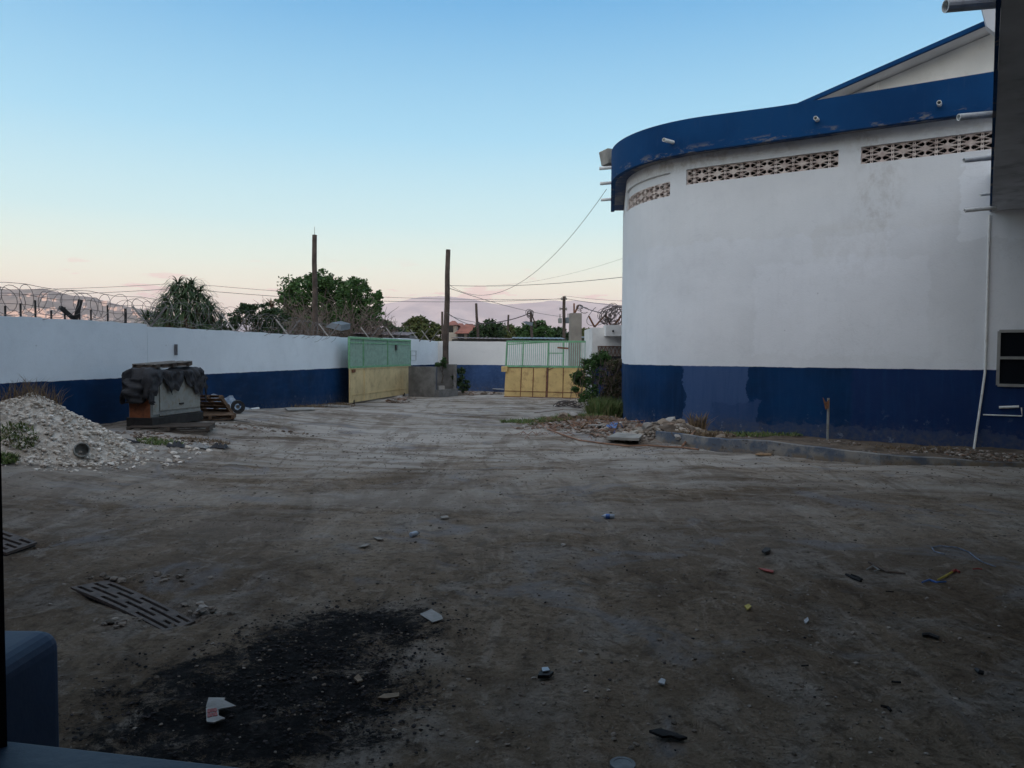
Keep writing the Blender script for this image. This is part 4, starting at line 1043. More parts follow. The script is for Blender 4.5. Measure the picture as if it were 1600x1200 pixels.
# ---------------------------------------------------------------- vegetation
def leaves(b, c, r, n, size, rn, flat=.75):
    for _ in range(n):
        d = Vector((rn.gauss(0, 1), rn.gauss(0, 1), rn.gauss(0, 1))); d.normalize()
        p = Vector(c)+Vector((d.x*r, d.y*r, d.z*r*flat))*(rn.random()**.45)
        u_ = Vector((rn.gauss(0, 1), rn.gauss(0, 1), rn.gauss(0, .6))).normalized(); v_ = u_.orthogonal().normalized()
        v_ = (Matrix.Rotation(rn.random()*6, 3, u_) @ v_)
        s_ = size*rn.uniform(.6, 1.3)
        b.add([p-u_*s_, p+v_*s_*.42, p+u_*s_, p-v_*s_*.42], [(0, 1, 2, 3)])
def tree(name, label, blobs, base, mats, rn, leaf=.09, dens=1., clump=.24, trunk_r=.18, cat='tree', group=None, limbs=True):
    """blobs: list of (centre, radius). Clumps of leaves sit on and in every blob; limbs reach each blob"""
    root = thing(name, label, cat, tuple(base), group)
    bb = MB()
    for (c, r) in blobs:
        nc = int(46*dens*max(.35, (r/1.0)**1.3))
        for _ in range(nc):
            d = Vector((rn.gauss(0, 1), rn.gauss(0, 1), rn.gauss(0, 1))).normalized()
            q = Vector(c)+Vector((d.x, d.y, d.z*.85))*r*(rn.uniform(.30, 1.0)**.6)*(1.22 if rn.random() < .18 else 1)
            cr2 = clump*rn.uniform(.6, 1.4)*max(.6, r**.5)
            leaves(bb, q, cr2, int(36*rn.uniform(.6, 1.3)), leaf, rn)
    bb.build('crown', mats, root)
    if limbs:
        tb = MB(); top = sum((Vector(c) for c, r in blobs), Vector())/len(blobs); fork = Vector(base).lerp(top, .45)
        tb.tube([Vector(base)-Vector((0, 0, .2)), Vector(base).lerp(fork, .5)+Vector((.08, 0, 0)), fork], [trunk_r, trunk_r*.8, trunk_r*.65], 8)
        for (c, r) in blobs:
            c = Vector(c); md = fork.lerp(c, .5)+Vector((rn.uniform(-.2, .2), rn.uniform(-.2, .2), .15))
            tb.tube([fork, md, c], [trunk_r*.5, trunk_r*.3, trunk_r*.1], 6)
        tb.build('trunk', M['bark'], root)
    return root
rn = random.Random(21)
def blobs_px(lst, Y, yj=1.2):
    out = []
    if Y > 45: lst = lst+[(x, 531, max(8, r*.7)) for (x, y, r) in lst if r >= 8]
    for (x, y, r) in lst: out.append((At(x, y, Y+rn.uniform(-yj, yj)), r*Y/F))
    return out
# big left tree, crown in two masses
tree('leafy_tree', 'large dense green tree behind the tallest wooden pole', blobs_px([(470, 455, 26), (500, 446, 24), (525, 455, 24), (455, 478, 22), (490, 478, 28), (520, 485, 26), (452, 458, 14), (540, 470, 18), (470, 500, 26), (505, 505, 26), (512, 438, 12), (488, 437, 10), (480, 515, 22), (520, 512, 22), (455, 498, 20), (535, 495, 20)], 56), (At(495, 552, 56).x, 56, 0), M['leaf'], rn, .13, 1.0, .36, .3)
tree('leafy_tree', 'airier green tree with ragged right edge, right of the tallest pole', blobs_px([(548, 455, 18), (568, 462, 20), (560, 445, 13), (582, 478, 15), (552, 480, 22), (575, 498, 20), (590, 490, 10), (545, 500, 20), (555, 515, 18), (580, 515, 14), (550, 440, 8), (592, 462, 7), (598, 508, 12)], 53), (At(562, 552, 53).x, 53, 0), M['leaf'], rn, .12, .85, .30, .25)
tree('bushy_tree', 'low dark bushy tree between the spiky tree and the big tree', blobs_px([(375, 492, 14), (395, 490, 15), (415, 487, 14), (435, 495, 16), (365, 505, 14), (400, 508, 18), (428, 512, 18), (345, 508, 12), (382, 482, 8)], 42), (At(400, 552, 42).x, 42, 0), M['leaf_dark'], rn, .10, .9, .27, .15)
tree('bushy_tree', 'rounded low trees left of the leaning pole', blobs_px([(640, 512, 12), (655, 508, 14), (670, 512, 13), (650, 500, 7), (683, 516, 11), (632, 520, 10), (660, 521, 12)], 72), (At(658, 552, 72).x, 72, 0), M['leaf_olive'], rn, .16, .9, .40, .2)
tree('bushy_tree', 'dark low tree right of the red-roofed house', blobs_px([(752, 516, 10), (765, 510, 11), (778, 516, 11), (768, 522, 11), (742, 522, 9)], 75), (At(765, 552, 75).x, 75, 0), M['leaf_dark'], rn, .16, .9, .4, .2)
tree('bushy_tree', 'olive low trees just left of the broken pole', blobs_px([(795, 517, 9), (808, 519, 9), (784, 521, 7), (800, 524, 8)], 80), (At(800, 552, 80).x, 80, 0), M['leaf_olive'], rn, .17, .8, .4, .2)
tree('bushy_tree', 'round dark green tree under the broken pole', blobs_px([(828, 515, 13), (842, 513, 13), (852, 519, 11), (818, 522, 10), (838, 524, 12)], 66), (At(838, 552, 66).x, 66, 0), M['leaf'], rn, .15, .9, .38, .2)
tree('bushy_tree', 'low dark tree around the foot of the utility pole', blobs_px([(865, 521, 9), (876, 520, 9), (886, 524, 8), (858, 524, 8)], 78), (At(872, 552, 78).x, 78, 0), M['leaf_dark'], rn, .17, .8, .4, .2)
tree('bushy_tree', 'small olive tree between the column and the gatehouse', blobs_px([(912, 521, 8), (921, 519, 8), (916, 526, 7), (926, 524, 6)], 70), (At(917, 552, 70).x, 70, 0), M['leaf_olive'], rn, .16, .8, .36, .18)
tree('bushy_tree', 'sparse shrubby tree just right of the big trees', blobs_px([(610, 515, 8), (620, 517, 8), (604, 508, 6), (626, 522, 7)], 60), (At(614, 552, 60).x, 60, 0), M['leaf_dark'], rn, .12, .45, .3, .12)
# bare brown branches in front of the big tree
def bare(name, label, cx, cy, Y, w_, h_, n, seed, mat='twig', r=.018, cat='bush', basez=None):
    rn2 = random.Random(seed); base = At(cx, cy, Y); base = Vector((base.x, base.y, basez if basez is not None else 1.8))
    b = MB()
    for i in range(n):
        a = rn2.uniform(-1, 1); p = base+Vector((a*w_*.4, rn2.uniform(-.8, .8), 0)); d = Vector((a*.6+rn2.gauss(0, .25), rn2.gauss(0, .3), 1)).normalized()
        pts = [p]; l = h_*rn2.uniform(.5, 1.)
        for k in range(5):
            d = (d+Vector((rn2.gauss(0, .22), rn2.gauss(0, .2), rn2.gauss(0, .12)))).normalized(); pts.append(pts[-1]+d*l/5)
            if k > 0:
                for _ in range(2):
                    e = (d+Vector((rn2.gauss(0, .6), rn2.gauss(0, .5), rn2.gauss(0, .3)))).normalized(); q = pts[-1]
                    b.tube([q, q+e*l*.14, q+(e+Vector((rn2.gauss(0, .3), 0, .1)))*l*.26], [r*.6, r*.4, r*.2], 3, False)
        b.tube(pts, [r*1.3, r*1.1, r*.9, r*.7, r*.5, r*.3], 4, False)
    o = b.build(name, M[mat], None); return tag(o, label, cat)
bare('bare_bush', 'leafless brown thicket in front of the big green tree', 510, 522, 50, 5.5, 4.0, 130, 31, r=.04)
bare('bare_bush', 'leafless brown thicket at the foot of the airier tree', 570, 522, 49, 3.2, 2.8, 60, 32, r=.035)
bare('bare_bush', 'brown leafless brush between low bush and tallest pole', 450, 522, 47, 2.4, 2.9, 50, 33, r=.035)
# spiky strap-leaved tree
def strap(b, p, d, L_, wd, rn2, droop=.9):
    side = d.cross(Vector((0, 0, 1))); 
    if side.length < .05: side = Vector((1, 0, 0))
    side.normalize(); pts = []; q = Vector(p); dd = Vector(d); k = 5
    for i in range(k+1):
        pts.append(Vector(q)); dd = (dd+Vector((0, 0, -droop*L_*.33))).normalized(); q = q+dd*L_/k
    vs = []
    for i, q in enumerate(pts):
        w_ = wd*(1-(i/k)**1.6)+.004; vs += [q-side*w_, q+side*w_]
    b.add(vs, [(2*i, 2*i+1, 2*i+3, 2*i+2) for i in range(k)])
def spiky():
    rn2 = random.Random(9); Y = 33.5
    root = thing('screw_pine', 'bushy spiky tree with drooping strap leaves behind the left wall', 'tree', (At(285, 552, Y).x, Y, 0))
    heads = [(292, 445, 0), (272, 452, 0), (312, 452, .5), (258, 466, 0), (285, 462, -.8), (306, 470, -.5), (322, 468, 0), (268, 478, -.6), (290, 482, -1), (250, 482, 0), (314, 486, 0), (240, 492, 0), (278, 440, .6), (300, 440, .6), (330, 480, .3), (262, 492, -.8), (300, 496, -.9), (233, 503, .2), (322, 500, -.3)]
    g = MB(); dry = MB(); tk = MB(); base = Vector((At(285, 552, Y).x, Y, 0))
    for (x, y, dy) in heads:
        c = At(x, y+6, Y+dy); fork = base+Vector(((c.x-base.x)*.3, 0, 1.8)); tk.tube([base, fork, c], [.14, .1, .05], 6)
        for i in range(95):
            a = rn2.random()*2*PI; el = rn2.uniform(-.35, 1.3); d = Vector((math.cos(a)*math.cos(el), math.sin(a)*math.cos(el), math.sin(el)))
            strap(g, c+d*.08, d, rn2.uniform(.55, .98), .022, rn2, 1.5)
        if y > 462:
            for i in range(38):
                a = rn2.random()*2*PI; d = Vector((math.cos(a)*.8, math.sin(a)*.8, -.3)).normalized()
                strap(dry, c-Vector((0, 0, .15)), d, rn2.uniform(.6, 1.2), .02, rn2, 2.6)
    g.build('crown', M['strap_leaf'], root); dry.build('dead_leaves', M['dry_leaf'], root); tk.build('trunk', M['bark'], root)
spiky()
def spikelet(label, px, py, Y, n, L_, mat='strap_leaf', seed=1, name='spiky_plant'):
    rn2 = random.Random(seed); b = MB(); c = At(px, py, Y)
    for i in range(n):
        a = rn2.random()*2*PI; el = rn2.uniform(.0, 1.3); d = Vector((math.cos(a)*math.cos(el), math.sin(a)*math.cos(el), math.sin(el)))
        strap(b, c, d, rn2.uniform(.5, 1)*L_, .022, rn2, .8)
    tk = thing(name, label, 'plant', (c.x, c.y, 0)); b.build('crown', M[mat], tk)
    MB().tube([(c.x, c.y, 0), (c.x+.05, c.y, c.z*.5), tuple(c)], [.08, .06, .05], 6).build('trunk', M['bark'], tk)
spikelet('small spiky rosette at the left foot of the spiky tree', 228, 500, 30, 80, .8, seed=3)
spikelet('reddish palm-like rosette left of the big green tree', 424, 480, 46, 90, .9, 'dry_leaf', seed=4)
spikelet('dark spiky rosette right of the spiky tree', 345, 500, 34, 80, .6, seed=5)

# vines by the gatehouse
def vines():
    rn2 = random.Random(15); Y = 31.5
    root = thing('vine_bush', 'overgrown vine bush between the gate and the round corner', 'bush', tuple(Gd(940, 640)))
    g = MB(); bl_ = []
    for (x, y, r, dy) in ((922, 575, 13, 0), (935, 566, 10, .3), (915, 595, 12, 0), (925, 612, 12, -.2), (912, 622, 9, -.3), (905, 585, 6, 0), (940, 590, 12, .4), (900, 608, 5, 0), (930, 628, 10, -.4), (903, 597, 5, .2), (948, 562, 7, .4), (930, 558, 9, .2), (942, 556, 9, .5), (898, 588, 5, 0), (916, 568, 8, .1)):
        c = At(x, y, Y+dy); bl_.append((c, r*Y/F))
    for c, r in bl_:
        for _ in range(int(34*max(.5, r/.3))):
            d = Vector((rn2.gauss(0, 1), rn2.gauss(0, 1), rn2.gauss(0, 1))).normalized(); leaves(g, c+d*r*rn2.uniform(.4, 1.1), .12, 20, .055, rn2)
    g.build('foliage', M['leaf'], root)
    dk = MB()
    for (x, y, r) in ((955, 572, 12), (963, 590, 13), (950, 600, 14), (962, 612, 13), (945, 618, 12), (958, 630, 10), (965, 568, 8)):
        c = At(x, y, Y+.6); leaves(dk, c+Vector((0, -.55, 0)), r*Y/F, 700, .055, rn2, 1)
    dk.build('withered_foliage', M['withered'], root)
    st = MB()
    for i in range(90):
        x = rn2.uniform(905, 972); p = At(x, rn2.uniform(558, 575), Y+rn2.uniform(-.3, .5)); pts = [p]
        for k in range(6): pts.append(pts[-1]+Vector((rn2.gauss(0, .09), rn2.gauss(0, .06), -rn2.uniform(.15, .38))))
        pts = [q for q in pts if q.z > .02]
        if len(pts) > 2: st.tube(pts, .010, 3, False)
    st.build('stems', M['twig'], root)
M['withered'] = rnd('withered_leaves', [(.05, .06, .03), (.12, .085, .06), (.045, .075, .03), (.17, .12, .085)], .8, .1)
vines()
def grass(name, label, c, rad, n, h_, mat='grass', seed=0, wd=.008, spread=.5, kind=None, zf=None):
    rn2 = random.Random(seed); b = MB()
    for i in range(n):
        a = rn2.random()*2*PI; r = rad*math.sqrt(rn2.random()); x = c[0]+math.cos(a)*r*(c[3] if len(c) > 3 else 1); y = c[1]+math.sin(a)*r
        z = (zf(x, y) if zf else (c[2] if c[2] is not None else ghf(x, y)))-.01
        l = h_*rn2.uniform(.4, 1); d = Vector((rn2.gauss(0, spread), rn2.gauss(0, spread), 1)).normalized()
        s_ = Vector((rn2.gauss(0, 1), rn2.gauss(0, 1), 0)).normalized()*wd*rn2.uniform(.6, 1.4)
        p = Vector((x, y, z)); m1 = p+d*l*.55; e = p+d*l+Vector((d.x*l*.4, d.y*l*.4, -l*.12))
        b.add([p-s_, p+s_, m1+s_*.8, m1-s_*.8, e], [(0, 1, 2, 3), (3, 2, 4)])
    o = b.build(name, M[mat]); return tag(o, label, 'weeds' if kind is None else None, None, kind)
p = Gd(950, 655); grass('grass_clump', 'tall green grass clump at the foot of the round blue corner', (p.x, p.y+.7, 0.05), .72, 1500, .95, seed=2, wd=.012, spread=.26)
p = Gd(835, 660); grass('weed_patch', 'low green weeds at the left tip of the rubble', (p.x, p.y, None, 2.2), .55, 900, .22, seed=3, wd=.012, spread=.7)
p = Gd(900, 668); grass('weed_patch', 'dry and green weeds along the front of the rubble', (p.x, p.y+.2, None, 2.2), .6, 800, .30, 'dry_grass', seed=4, wd=.011, spread=.7)
p = Gd(860, 668); grass('weed_patch', 'green weeds along the front left edge of the rubble', (p.x, p.y+.1, None, 2.4), .3, 600, .24, 'grass', 15, .012, .7)
p = Gd(905, 662); grass('weed_patch', 'green weeds in the middle of the rubble', (p.x, p.y+.3, None, 1.8), .5, 700, .28, 'grass', seed=14, wd=.011, spread=.6)
rn = random.Random(8)
tree('shrub', 'green shrub on top of the grey bin beside the leaning pole', [(At(690, 566, 42.6), .22), (At(696, 563, 42.4), .18), (At(684, 570, 42.5), .15), (At(694, 572, 42.6), .16)], (At(690, 580, 42.6).x, 42.6, .9), M['leaf'], rn, .06, .6, .14, .03, 'shrub')
tree('shrub', 'dark shrub growing beside the grey bin against the blue wall', [(At(718, 590, 43), .38), (At(724, 598, 43), .38), (At(717, 603, 42.8), .38), (At(727, 606, 42.8), .3), (At(720, 580, 43), .24)], (At(720, 612, 43).x, 43, 0), M['leaf_dark'], rn, .07, .9, .18, .04, 'shrub')
lwg = lambda x, y: ghf(x, y)
grass('weed_patch', 'reddish dry weeds at the wall foot left of the open gate leaf', (sx(32)+.45, 32, None, .5), 2.6, 1300, .22, 'dry_grass', 5, .011, .6)
grass('weed_patch', 'dry grass tufts along the planter near the round corner', (5.2, 20.7, .12, 1.6), .6, 500, .28, 'dry_grass', 6, .01, .6)
p = on_annex(1090, 675, .8); grass('weed_patch', 'rusty brown dead plant against the patched blue wall', (p.x, p.y, .15), .22, 120, .75, 'dry_grass', 7, .014, .25)
grass('weed_patch', 'thin dry weeds scattered along the soil right of the rusty post', (9.3, 18.3, .12, 3.2), .55, 700, .16, 'dry_grass', 9, .008, .8)
grass('weed_patch', 'brown straggly weeds on the kerb left of the dead plant', (5.0, 20.2, .2, 2.2), .35, 300, .32, 'dry_grass', 10, .008, .6)
p = on_annex(1165, 680, 1.0); grass('weed_patch', 'green weeds in the planter below the dark blue wall', (p.x, p.y, .15, 4), .4, 900, .18, 'grass', 8, .011, .7)

# rusty roofs and houses beyond the walls -------------------------------------------------
def shed(x0, x1, y0, y1, Y, label, mat, tilt=.06):
    A = At(x0, y0, Y); B = At(x1, y1, Y)
    root = thing('shed', label, 'shed', ((A.x+B.x)/2, Y+2, 0), 'low sheds beyond the far wall')
    MB().box(((A.x+B.x)/2, Y+2.2, A.z/2-.04), (abs(B.x-A.x)*.99, 4, A.z-.08)).build('wall', M['block_grey'], root)
    b = MB(); n = int(abs(B.x-A.x)/.15); vs = []
    for i in range(n+1):
        t_ = i/n; x = A.x+(B.x-A.x)*t_; z = A.z+(B.z-A.z)*t_+.03*(i % 2)
        vs += [(x, Y-.3, z), (x, Y+4.6, z+tilt*5), (x, Y-.3, z-.03)]
    b.add(vs, [(3*i, 3*i+3, 3*i+4, 3*i+1) for i in range(n)]+[(3*i, 3*i+2, 3*i+5, 3*i+3) for i in range(n)]); b.build('roof', mat, root)
shed(548, 640, 521, 524, 49, 'long low rusty shed roof above the open gate leaf', M['rusty_roof'])
shed(705, 800, 528, 530, 54, 'flat dark shed roof behind the far wall', M['rusty_roof'], .03)
shed(800, 885, 529, 530, 56, 'bluish zinc shed roof behind the right gate', M['zinc'], .04)
shed(905, 930, 528, 528, 56, 'short zinc roof beside the gatehouse', M['zinc'], .04)
a = At(508, 508, 46); b = MB(); b.prism([At(508, 511, 46), At(518, 504, 46), At(533, 508, 46), At(533, 517, 46)], (.3, 1.2, .15)); tag(b.build('tin_sheet', M['zinc']), 'crumpled pale tin sheet behind wall beside the tallest pole', 'sheet')
def red_house():
    Y = 105; root = thing('red_roof_house', 'cream house with orange-red tiled hip roofs beyond the far wall', 'house', (At(725, 552, Y).x, Y, 0))
    for (x0, x1, ye, yp, dy) in ((698, 714, 508, 501, 0), (712, 750, 521, 506, -3), (706, 728, 514, 505, 3)):
        A = At(x0, ye, Y+dy); B = At(x1, ye, Y+dy); T = At((x0+x1)/2, yp, Y+dy+3); w_ = B.x-A.x
        MB().box(((A.x+B.x)/2, Y+dy+3.5, A.z/2), (w_*.9, 6, A.z)).build('wall', M['stucco'], root)
        vs = [A-Vector((.2, .3, 0)), B+Vector((.2, -.3, 0)), B+Vector((.2, 7, 0)), A+Vector((-.2, 7, 0)), Vector((A.x+w_*.35, Y+dy+3.3, T.z)), Vector((A.x+w_*.65, Y+dy+3.3, T.z))]
        MB().add(vs, [(0, 1, 5, 4), (1, 2, 5), (2, 3, 4, 5), (3, 0, 4), (0, 3, 2, 1)]).build('roof', M['tile'], root)
    for x, y in ((703, 514), (720, 526), (735, 526)):
        c = At(x, y, Y-3.2); MB().box((c.x, c.y+.2, c.z), (.9, .1, .9)).build('window', M['glass'], root)
red_house()

# ---------------------------------------------------------------- gravel heap
def heap_h(x, y):
    base = gh(x, y)
    a = 1.0*np.clip(1-np.hypot((x+9.75)/1.95, (y-15.4)/1.75), 0, 1)**.9
    b_ = .80*np.clip(1-np.hypot((x+11.2)/2.0, (y-14.9)/2.4), 0, 1)**.9
    c_ = .35*np.clip(1-np.hypot((x+10.0)/2.2, (y-14.4)/1.5), 0, 1)
    return base+np.maximum(np.maximum(a, b_), 0)+c_*.8+.05*fbm(x*2, y*2, 3, 2)
hp = thing('gravel_heap', 'big heap of white gravel against the left wall', 'heap', (-9.6, 15.0, 0))
xs = np.arange(-13.2, -6.5, .1); ys = np.arange(11.4, 18.2, .1); X, Y = np.meshgrid(xs, ys); Z = heap_h(X, Y)-.04
mk_ = np.clip(1-np.hypot((X+10.2)/2.5, (Y-15.2)/1.95), 0, 1) > 0
Z = np.where(mk_, Z, gh(X, Y)-.1)
b = MB(); b.v = np.stack([X, Y, Z], -1).reshape(-1, 3).tolist(); nx = len(xs); b.f = [(j*nx+i, j*nx+i+1, (j+1)*nx+i+1, (j+1)*nx+i) for j in range(len(ys)-1) for i in range(nx-1)]
tg = NT('gravel_fines'); M['fines'] = tg.out(tg.mix(tg.rng(tg.noise(5, 6), .35, .65), (.32, .275, .23), (.56, .51, .45)), .95, tg.bump(tg.noise(18, 6), .9, .04))
b.build('mound', M['fines'], hp, smooth=True)
b = MB(); rn = random.Random(17)
for i in range(11000):
    x = rn.uniform(-12.3, -7.0); y = rn.uniform(12.2, 17.6)
    e = math.hypot((x+10.2)/2.45, (y-15.25)/1.85)*(1+.12*math.sin(3*math.atan2(y-15, x+10.2)))
    if e > 1 and rn.random() > max(0, .5-(e-1)*2.2): continue
    r = .012+.034*rn.random()**4+(.05 if rn.random() < .01 else 0); b.rock((x, y, float(heap_h(x, y))), r, .75, i)
for i in range(60):
    x = rn.uniform(-8.6, -6.6); y = rn.uniform(14.5, 17.5); b.rock((x, y, ghf(x, y)+.01), rn.uniform(.03, .08), .75, i+9000)
tag(b.build('stones', M['gravel'], hp), kind='stuff')
hz = lambda x, y: float(heap_h(x, y))
grass('weed_patch', 'olive weeds growing on the left side of the gravel heap', (-9.25, 14.1, None, 1.3), .26, 300, .15, 'grass', 41, .012, .7, zf=hz)
grass('weed_patch', 'wispy dry weeds on the crest of the gravel heap', (-9.9, 15.5, None, 1.6), .40, 300, .55, 'dry_grass', 42, .005, .35, zf=hz)
grass('weed_patch', 'dark green weeds at the lower left edge of the heap', (-9.1, 13.5, None, 1), .2, 350, .16, 'grass', 43, .012, .7, zf=hz)
# pipe offcut + bits
p = Vector((-8.25, 14.4, 0)); p.z = hz(p.x, p.y)
tag(MB().hollow(p+Vector((-.04, .07, .07)), p+Vector((.05, -.05, .12)), .14, .02, 24).add([(p.x-.04+.13*math.cos(a)*.78, p.y+.07+.13*math.cos(a)*.62, p.z+.09+.13*math.sin(a)) for a in np.linspace(0, 2*PI, 21)[:-1]], [tuple(range(20))]).build('pipe_offcut', M['gray_paint']), 'wide grey pipe offcut lying on the gravel heap', 'pipe')
p = Gd(52, 688, .5); tag(MB().box((p.x, p.y, hz(p.x, p.y)+.06), (.28, .2, .22), .5).build('broken_box', M['dark_steel']), 'dark broken box half buried in the gravel heap', 'box')
p = Gd(200, 690, .4); tag(MB().prism([(p.x-.2, p.y, ghf(p.x, p.y)+.03), (p.x+.28, p.y-.02, ghf(p.x, p.y)+.02), (p.x-.18, p.y+.2, ghf(p.x, p.y)+.08)], (0, 0, .03)).build('black_sheet', M['black_rubber']), 'flat black scrap at the right toe of the gravel heap', 'scrap')

# ---------------------------------------------------------------- generator with tarpaulin
def genset():
    C0 = Vector((-9.0, 18.8, .50)); d = Vector((.178, .984, 0)).normalized(); n = Vector((-d.y, d.x, 0)); n = n if n.x < 0 else -n
    Ln, Dp, H0, H1 = 2.1, .62, .72, 1.88
    root = thing('generator', 'grey and orange generator cabinet under a dark tarpaulin by the left wall', 'generator', tuple(C0))
    def P(a, b, z): return C0*1+d*a+n*b+Vector((0, 0, z-.5))
    def bx(a0, a1, b0, b1, z0, z1, name, mat, bev=.01, par=root):
        return MB().prism([P(a0, b0, z0), P(a1, b0, z0), P(a1, b1, z0), P(a0, b1, z0)], (0, 0, z1-z0)).build(name, mat, par, bevel=bev)
    bx(0, Ln, 0, Dp, .74, 1.86, 'cabinet', M['gray_paint'])
    bx(-.02, 0.0, .02, Dp-.02, .60, 1.25, 'end_panel', M['orange_rust'])
    dr = bx(.32, Ln-.04, -.025, -.002, .88, 1.78, 'door', M['door_grey'], .006)
    bx(1.1, 1.28, -.05, -.026, 1.0, 1.04, 'handle', M['dark_steel'], 0, dr)
    bx(.04, .27, -.02, -.002, .80, 1.78, 'door', M['door_grey'], .006)
    bx(.3, Ln-.03, -.03, -.002, .76, .80, 'bottom_rail', M['gray_paint'], 0)
    bx(-.04, Ln+.05, -.06, Dp+.05, .50, .735, 'skid', M['dark_steel'])
    # tarp: grid wrapped over the top, ends hanging
    rn2 = random.Random(3); b = MB(); NU, NV = 60, 56
    def prof(u, v):
        """u along the length (0..1 plus hanging ends), v over the top: front skirt .. top .. back skirt"""
        a = -.35+u*(Ln+.6); fr = .42+.17*math.sin(u*17+1)+.11*math.sin(u*41)-.12*(1 if .30 < u < .36 else 0)
        if u > .82: fr = .60+.12*math.sin(u*60)
        if u < .16: fr = .62
        tot = fr+Dp+.5; s_ = v*tot
        bump = .035*math.sin(u*31+v*7)+.03*math.sin(u*67+v*13)+.02*math.sin(v*40+u*11)
        if s_ < fr: z = 1.90-(fr-s_); bb_ = -.07-abs(bump)*1.0-.02
        elif s_ < fr+Dp: bb_ = (s_-fr); z = 1.92+.05*math.sin(u*9)+bump*.5
        else: bb_ = Dp+.06; z = 1.90-(s_-fr-Dp)
        aa = a
        if a < -.02:      # hanging left end
            k = -.02-a; z = z-k*2.1+.0; aa = -.06-.10*abs(math.sin(v*14))-k*.15+bump
        if a > Ln+.05:
            k = a-Ln-.05; z = z-k*1.6; aa = Ln+.08+.06*math.sin(v*16)+bump
        z = max(z, (1.12 if a < .1 else .62)+.05*math.sin(v*20))
        return P(aa, bb_, z)
    vs = [prof(i/NU, j/NV) for i in range(NU+1) for j in range(NV+1)]
    b.add(vs, [(i*(NV+1)+j, (i+1)*(NV+1)+j, (i+1)*(NV+1)+j+1, i*(NV+1)+j+1) for i in range(NU) for j in range(NV)])
    o = b.build('tarpaulin', M['tarp'], None, smooth=True); so_ = o.modifiers.new('s', 'SOLIDIFY'); so_.thickness = .012
    tag(o, 'ragged dark grey tarpaulin draped over the generator', 'tarpaulin')
    # bulge of tarp at left
    b = MB(); vs = []
    for i in range(14):
        for j in range(9):
            t_ = i/13; q = j/8; r = .10+.13*math.sin(t_*PI)*(1-.3*math.sin(t_*9))
            a = -.12-r*math.sin(q*PI)*1.2-.05*math.sin(t_*20+q*5); vs.append(P(a, .10+.55*q+.04*math.sin(t_*13), 1.72-.62*t_))
    b.add(vs, [(i*9+j, i*9+j+1, (i+1)*9+j+1, (i+1)*9+j) for i in range(13) for j in range(8)])
    o = b.build('tarpaulin', M['tarp'], None, smooth=True); so_ = o.modifiers.new('s', 'SOLIDIFY'); so_.thickness = .01
    tag(o, 'folded loose end of dark tarpaulin bulging at the left of the generator', 'tarpaulin')
    # pallet on top
    pt = thing('pallet', 'pale pallet lying on top of the covered generator', 'pallet', tuple(P(.5, .3, 2.0)))
    def pl(a0, a1, b0, b1, z0, z1, name, mat):
        M_ = MB().prism([P(a0, b0, z0+.02*a0), P(a1, b0, z0+.04*a1), P(a1, b1, z0+.04*a1), P(a0, b1, z0+.02*a0)], (0, 0, z1-z0)); M_.build(name, mat, pt)
    for k in range(3): pl(.15, 1.75, .0+.26*k, .11+.26*k, 2.05, 2.075, 'deck_board', M['wood_grey'])
    for k in range(3): pl(.2+.68*k, .36+.68*k, -.02, .66, 1.965, 2.05, 'bearer', M['dark_wood'])
    for k in range(2): pl(.15, 1.75, .05+.4*k, .15+.4*k, 1.94, 1.96, 'bottom_board', M['wood_grey'])
M['door_grey'] = basic('cabinet_door_paint', (.27, .28, .26), .55, .1, 3, .15, 50, dirt=(.22, .16, .10), dirt_amt=.6)
M['dark_wood'] = basic('dark_timber', (.07, .055, .045), .9, .3, 5, .4, 40)
genset()
M['brown_wood'] = basic('brown_timber', (.13, .08, .05), .9, .3, 5, .4, 40)
def pallet(name, label, c, rz_, tilt, size=(1.2, 1.0), mat=None, roll=0, R=None):
    mat = mat or M['wood']; root = thing(name, label, 'pallet', tuple(c))
    R = R if R is not None else Matrix.Rotation(rz_, 3, 'Z') @ Matrix.Rotation(tilt, 3, 'X') @ Matrix.Rotation(roll, 3, 'Y')
    def bxx(cc_, s_, nm): MB().box(Vector(c)+R @ Vector(cc_), s_, M=R).build(nm, mat, root)
    for k in range(6): bxx((0, -size[1]/2+.08+k*(size[1]-.16)/5, .125), (size[0], .11, .02), 'deck_board')
    for k in range(3): bxx((-size[0]/2+.05+k*(size[0]-.1)/2, 0, .065), (.08, size[1], .095), 'bearer')
    for k in range(3): bxx((0, -size[1]/2+.08+k*(size[1]-.16)/2, .008), (size[0], .1, .018), 'bottom_board')
p = At(258, 656, 18.6); pallet('pallet', 'dark flat pallet under the front of the generator', (p.x, p.y+.4, ghf(p.x, p.y)), .25, 0, (1.9, 1.1), M['dark_wood'])
yy = Vector((-.178*.75, -.984*.75, .66)).normalized(); xx = Vector((.984, -.178, 0)); zz_ = xx.cross(yy)
p = At(337, 640, 22.0); pallet('pallet', 'brown pallet leaning against the right end of the generator', (p.x, p.y, .84), 0, 0, (.9, 1.0), M['brown_wood'], R=Matrix((xx, yy, zz_)).transposed())
p = At(325, 652, 21.5); pallet('pallet', 'broken brown pallet flat on the ground right of the generator', (p.x, p.y, ghf(p.x, p.y)+.02), .5, .06, (1.3, .9), M['brown_wood'])
# black coil pipe / ring
p = At(371, 637, 23.6); zg = ghf(p.x, p.y)
tr = thing('drum', 'short black drum lying on its side beside the leaning pallet', 'drum', (p.x, p.y, zg))
MB().hollow((p.x-.1, p.y+.28, zg+.21), (p.x+.06, p.y-.08, zg+.21), .20, .085, 24).build('rim', M['black_rubber'], tr)
MB().tube([(p.x-.02, p.y+.1, zg+.21), (p.x+.0, p.y+.04, zg+.21)], .06, 12).build('hub', M['concrete_light'], tr)
